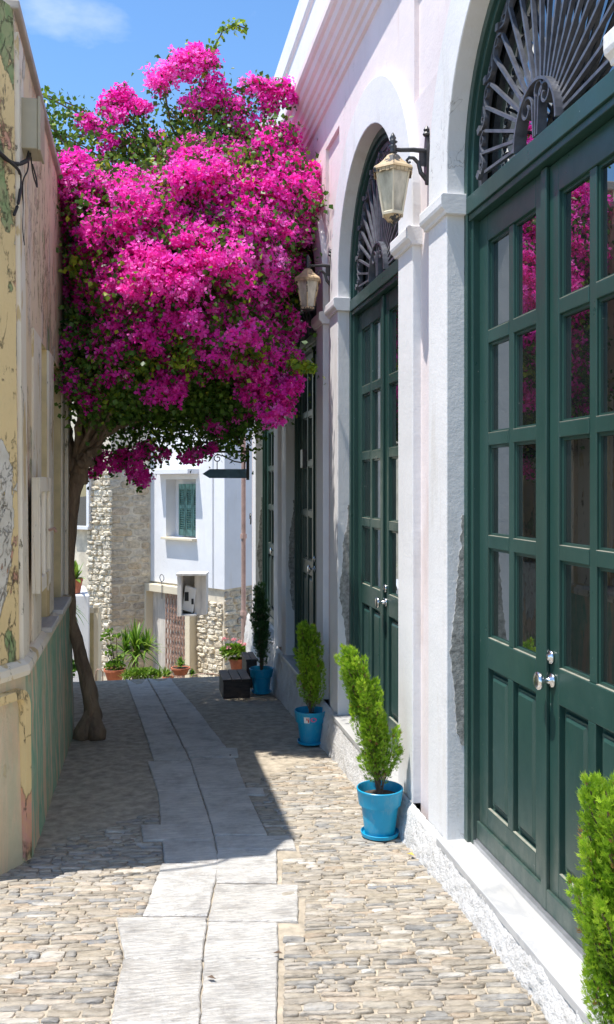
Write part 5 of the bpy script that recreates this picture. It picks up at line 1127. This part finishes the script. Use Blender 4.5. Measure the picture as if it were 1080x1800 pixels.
    a = P(70, 1190, d); bq = P(158, 1190, d); zt = P(140, 1046, d).z; m = MB(); prism(m, [Vector((a.x, a.y, 0)), Vector((bq.x, bq.y, 0)), Vector((bq.x, bq.y, 0))+fy*1.4-fx*.42, Vector((a.x, a.y, 0))+fy*1.4-fx*.5], -2.2, zt); m.build('wall', M['housewhite'], GW, bevel=.02)
    m = MB(); m.obox(P(172, 1140, d+.3), fx*.04, fy*.12, Z*.75); m.obox(P(165, 1071, d+.3), fx*.125, fy*.12, Z*.05-fx*.0); m.build('opening_frame', M['cream'], GW, bevel=.006)
    m = MB(); m.obox(P(162, 1145, d+.55), fx*.07, fy*.02, Z*.72); m.build('opening_infill', M['reveal'], GW)
far_side()
# ================================================================ GARDEN PLANTS
def blades(cen, n, L, w, seed, droop=.5, up=.7, tone=(.2, .9)):
    r = np.random.default_rng(seed); V, F, A = [], [], []; off = 0
    for _ in range(n):
        a = r.random()*6.283; e = up*r.random()**.6; d = np.array([math.cos(a)*(1-e), math.sin(a)*(1-e), e+.15]); d /= np.linalg.norm(d); ln = L*r.uniform(.6, 1.1); sd = np.cross(d, [0, 0, 1]); sd /= max(1e-6, np.linalg.norm(sd))
        pts = []; N = 5; tn = r.uniform(*tone)
        for k in range(N+1):
            t = k/N; c = np.array(cen)+d*ln*t+np.array([0, 0, -droop*ln*t*t*(1-e)*.8]); ww = w*(math.sin(math.pi*(.15+.85*t))**.7)*(1 if k < N else 0.05); pts += [c-sd*ww, c+sd*ww]
        V += pts
        for k in range(N): F.append((off+2*k, off+2*k+1, off+2*k+3, off+2*k+2)); A.append(tn)
        off += len(pts)
    return V, F, A
def puff(cen, rad, n, size, seed, tone=(.2, .9), pet=0):
    r = np.random.default_rng(seed); V, F, A = [], [], []; off = 0; cen = np.array(cen); rad = np.array(rad)
    for _ in range(n):
        v = r.normal(0, 1, 3); v /= np.linalg.norm(v); v[2] = abs(v[2])*1.0 if r.random() < .75 else v[2]; c = cen+v*rad*r.random()**.35*(.8+.35*mn.noise(Vector((v*2.5+seed).tolist())))
        ax = v+r.normal(0, .5, 3); ax /= np.linalg.norm(ax); t1 = np.cross(ax, r.normal(0, 1, 3)); t1 /= np.linalg.norm(t1); s = size*r.uniform(.6, 1.3); V += [c, c+ax*s*.5+t1*s*.4, c+ax*s, c+ax*s*.5-t1*s*.4]; F.append((off, off+1, off+2, off+3)); A.append(r.uniform(*tone)); off += 4
    return V, F, A
def tpot(t, c, r, h, zb):
    m = MB(); m.lathe([(r*.65, 0), (r*.92, h*.82), (r*1.0, h*.82), (r*1.0, h), (r*.9, h), (r*.86, h*.85)], (c[0], c[1], zb), 20, caps=False); m.build('pot', M['terra'], t, smooth=False)
    m = MB(); m.lathe([(r*.9, h*.86), (.01, h*.9)], (c[0], c[1], zb), 14, caps=False); m.build('soil', M['soil'], t)
def garden():
    # yucca-like spiky plant
    p = P(238, 1150, 13.2); t = thing('spiky_yucca', (p.x, p.y, zg(p.y)), 'spiky yucca with long green blades against the stone wall', 'plant')
    V, F, A = [], [], []; 
    for i, (x, y, L_) in enumerate(((238, 1140, .52), (222, 1148, .40), (258, 1146, .42), (240, 1155, .44))):
        v, f, a = blades(tuple(P(x, y, 13.2)), 70, L_, .014, 20+i, .9, .95, (.3, 1)); o_ = len(V); V += v; F += [tuple(k+o_ for k in q) for q in f]; A += a
    npmesh('leaf_blades', V, F, M['plant'], t, A)['kind'] = 'stuff'; m = MB(); m.tube([(p.x, p.y, zg(p.y)), tuple(p-Z*.1), tuple(p)], .05, 8, .3); m.build('stem', M['twig'], t)
    # hanging spiky plant at left
    p = P(128, 1085, 14.2); t = thing('hanging_spiky_plant', tuple(p), 'dark green spiky plant hanging over the white garden wall', 'plant'); V, F, A = blades(tuple(P(120, 1072, 14.2)), 60, .36, .011, 31, 1.4, .5, (0, .5)); npmesh('leaf_blades', V, F, M['plant'], t, A)['kind'] = 'stuff'
    # broad leaf plant in terracotta pot standing on the wall
    p = P(133, 1042, 15.2); t = thing('potted_plant', tuple(p), 'broad leaved plant in a terracotta pot on top of the white garden wall', 'potted plant'); tpot(t, p, .125, .24, p.z); V, F, A = blades((p.x, p.y, p.z+.22), 26, .36, .032, 33, .5, .95, (.4, 1)); npmesh('leaf_blades', V, F, M['plant'], t, A)['kind'] = 'stuff'
    # low bush under the trunk
    p = P(118, 1182, 12.6); t = thing('dark_bush', (p.x, p.y, zg(p.y)), 'small dark green bush at the foot of the white garden wall', 'shrub'); V, F, A = puff(tuple(p+Z*.02), (.14, .14, .18), 700, .05, 34, (0, .35)); npmesh('foliage', V, F, M['plant'], t, A)['kind'] = 'stuff'
    # thin shrub in wide terracotta pot
    d = 12.8; p = P(202, 1192, d); t = thing('potted_shrub', tuple(p-Z*.1), 'thin stemmed shrub in a wide terracotta bowl left of the yucca', 'potted plant', ); tpot(t, p, .155, .16, p.z-.03)
    m = MB(); V, F, A = [], [], []
    for i, (x, y) in enumerate(((192, 1112), (186, 1122), (205, 1120), (198, 1140), (190, 1150), (210, 1160))):
        q = P(x, y, d); m.tube([tuple(p+Z*.1), tuple((p+q)/2+X*.02), tuple(q)], .005, 5); v, f, a = puff(tuple(q), (.06, .06, .04), 34, .05, 40+i, (.4, 1)); o_ = len(V); V += v; F += [tuple(k+o_ for k in g) for g in f]; A += a
    v, f, a = puff(tuple(p+Z*.17), (.15, .13, .07), 260, .04, 48, (.3, .9)); o_ = len(V); V += v; F += [tuple(k+o_ for k in g) for g in f]; A += a
    m.build('stems', M['twig'], t)['kind'] = 'stuff'; npmesh('foliage', V, F, M['plant'], t, A)['kind'] = 'stuff'
    # feathery bright green mound
    p = P(252, 1184, 12.4); t = thing('feathery_bush', (p.x, p.y, zg(p.y)), 'low feathery bright green bush at the edge of the paving', 'shrub'); V, F, A = [], [], []
    for i in range(9): q = P(222+i*8.5, 1192-6*math.sin(i), 12.4); v, f, a = blades(tuple(q-Z*.03), 75, .17, .004, 60+i, .3, 1.0, (.6, 1)); o_ = len(V); V += v; F += [tuple(k+o_ for k in g) for g in f]; A += a
    v, f, a = puff(tuple(p-Z*.02), (.30, .1, .11), 1100, .03, 66, (.5, 1)); o_ = len(V); V5 = v; npmesh('foliage', V5, f, M['plant'], t, a)['kind'] = 'stuff'
    npmesh('feathery_fronds', V, F, M['plant'], t, A)['kind'] = 'stuff'
    # succulents
    for (x, y, s, lab, sd) in ((318, 1168, .15, 'bushy green succulent in a terracotta trough below the lattice gate', 70), (296, 1184, .09, 'tiny green seedling plant beside the feathery bush', 71), (338, 1183, .09, 'low green succulent at the foot of the stone base wall', 72)):
        p = P(x, y, 12.7); t = thing('succulent', tuple(p-Z*.15), lab, 'plant'); V, F, A = blades(tuple(p-Z*.02), 70, s, .012, sd, .5, .9, (.3, 1)); npmesh('leaf_blades', V, F, M['plant'], t, A)['kind'] = 'stuff'
        if sd != 72: tpot(t, (p.x, p.y), s*.9, .10, p.z-.14)
    # geranium
    d = 12.2; p = P(418, 1182, d); t = thing('potted_geranium', tuple(p-Z*.1), 'pale green geranium with pink flowers in a terracotta pot by the black steps', 'potted plant'); tpot(t, p, .115, .21, p.z-.02)
    V, F, A = puff(tuple(P(414, 1148, d)), (.20, .16, .14), 1100, .045, 80, (.5, 1)); npmesh('foliage', V, F, M['plant'], t, A)['kind'] = 'stuff'
    V, F, A = [], [], []
    for i, (x, y) in enumerate(((396, 1124), (411, 1126), (422, 1129), (430, 1134), (402, 1140))): v, f, a = puff(tuple(P(x, y, d-.1)), (.035, .035, .025), 30, .025, 90+i); o_ = len(V); V += v; F += [tuple(k+o_ for k in g) for g in f]; A += a
    npmesh('flowers', V, F, M['petal'], t, A)['kind'] = 'stuff'
    # wire hoop edging
    for i, (x, lab) in enumerate(((175, 'small bent wire hoop edging left of the terracotta bowl'), (362, 'low wire hoop edging in front of the stone base wall'))):
        p = P(x, 1190, 12.0); w = .045 if i == 0 else .17; h = .10 if i == 0 else .04; t = thing('wire_hoop', tuple(p-Z*.1), lab, 'garden edging'); m = MB(); f_ = Vector((CT, -ST, 0))
        m.tube([p-f_*w-Z*.1, p-f_*w+Z*h*.6, p-f_*w*.6+Z*h, p+f_*w*.6+Z*h, p+f_*w+Z*h*.6, p+f_*w-Z*.1], .008, 6); m.build('hoop', M['rust'], t, smooth=True)
garden()
def litter():
    for i, (px, py, s, lab) in enumerate(((722, 1510, .022, 'curled yellow leaf lying on the cobbles by the roughcast plinth'), (405, 1333, .018, 'small dark leaf on the shaded paving slabs'), (372, 1730, .02, 'dark grey leaf scrap on the sunlit white slab'), (489, 1686, .02, 'brown leaf scrap at the right edge of the sunlit slabs'))):
        x, y = hit(px, py); z = zg(y)+.022; m = MB(); a = random.random()*6; c, s_ = math.cos(a), math.sin(a)
        m.idx([(x+s*(c*u-s_*v), y+s*(s_*u+c*v), z+w*s) for u, v, w in ((-1, 0, 0), (-.2, .5, .35), (1, 0, .1), (-.1, -.5, .4), (0, 0, .05))], [(0, 4, 1), (1, 4, 2), (2, 4, 3), (3, 4, 0)])
        o = m.build('fallen_leaf', M['yleaf'] if i == 0 else M['twig'], org=(x, y, z)); tag(o, lab, 'leaf')
litter()
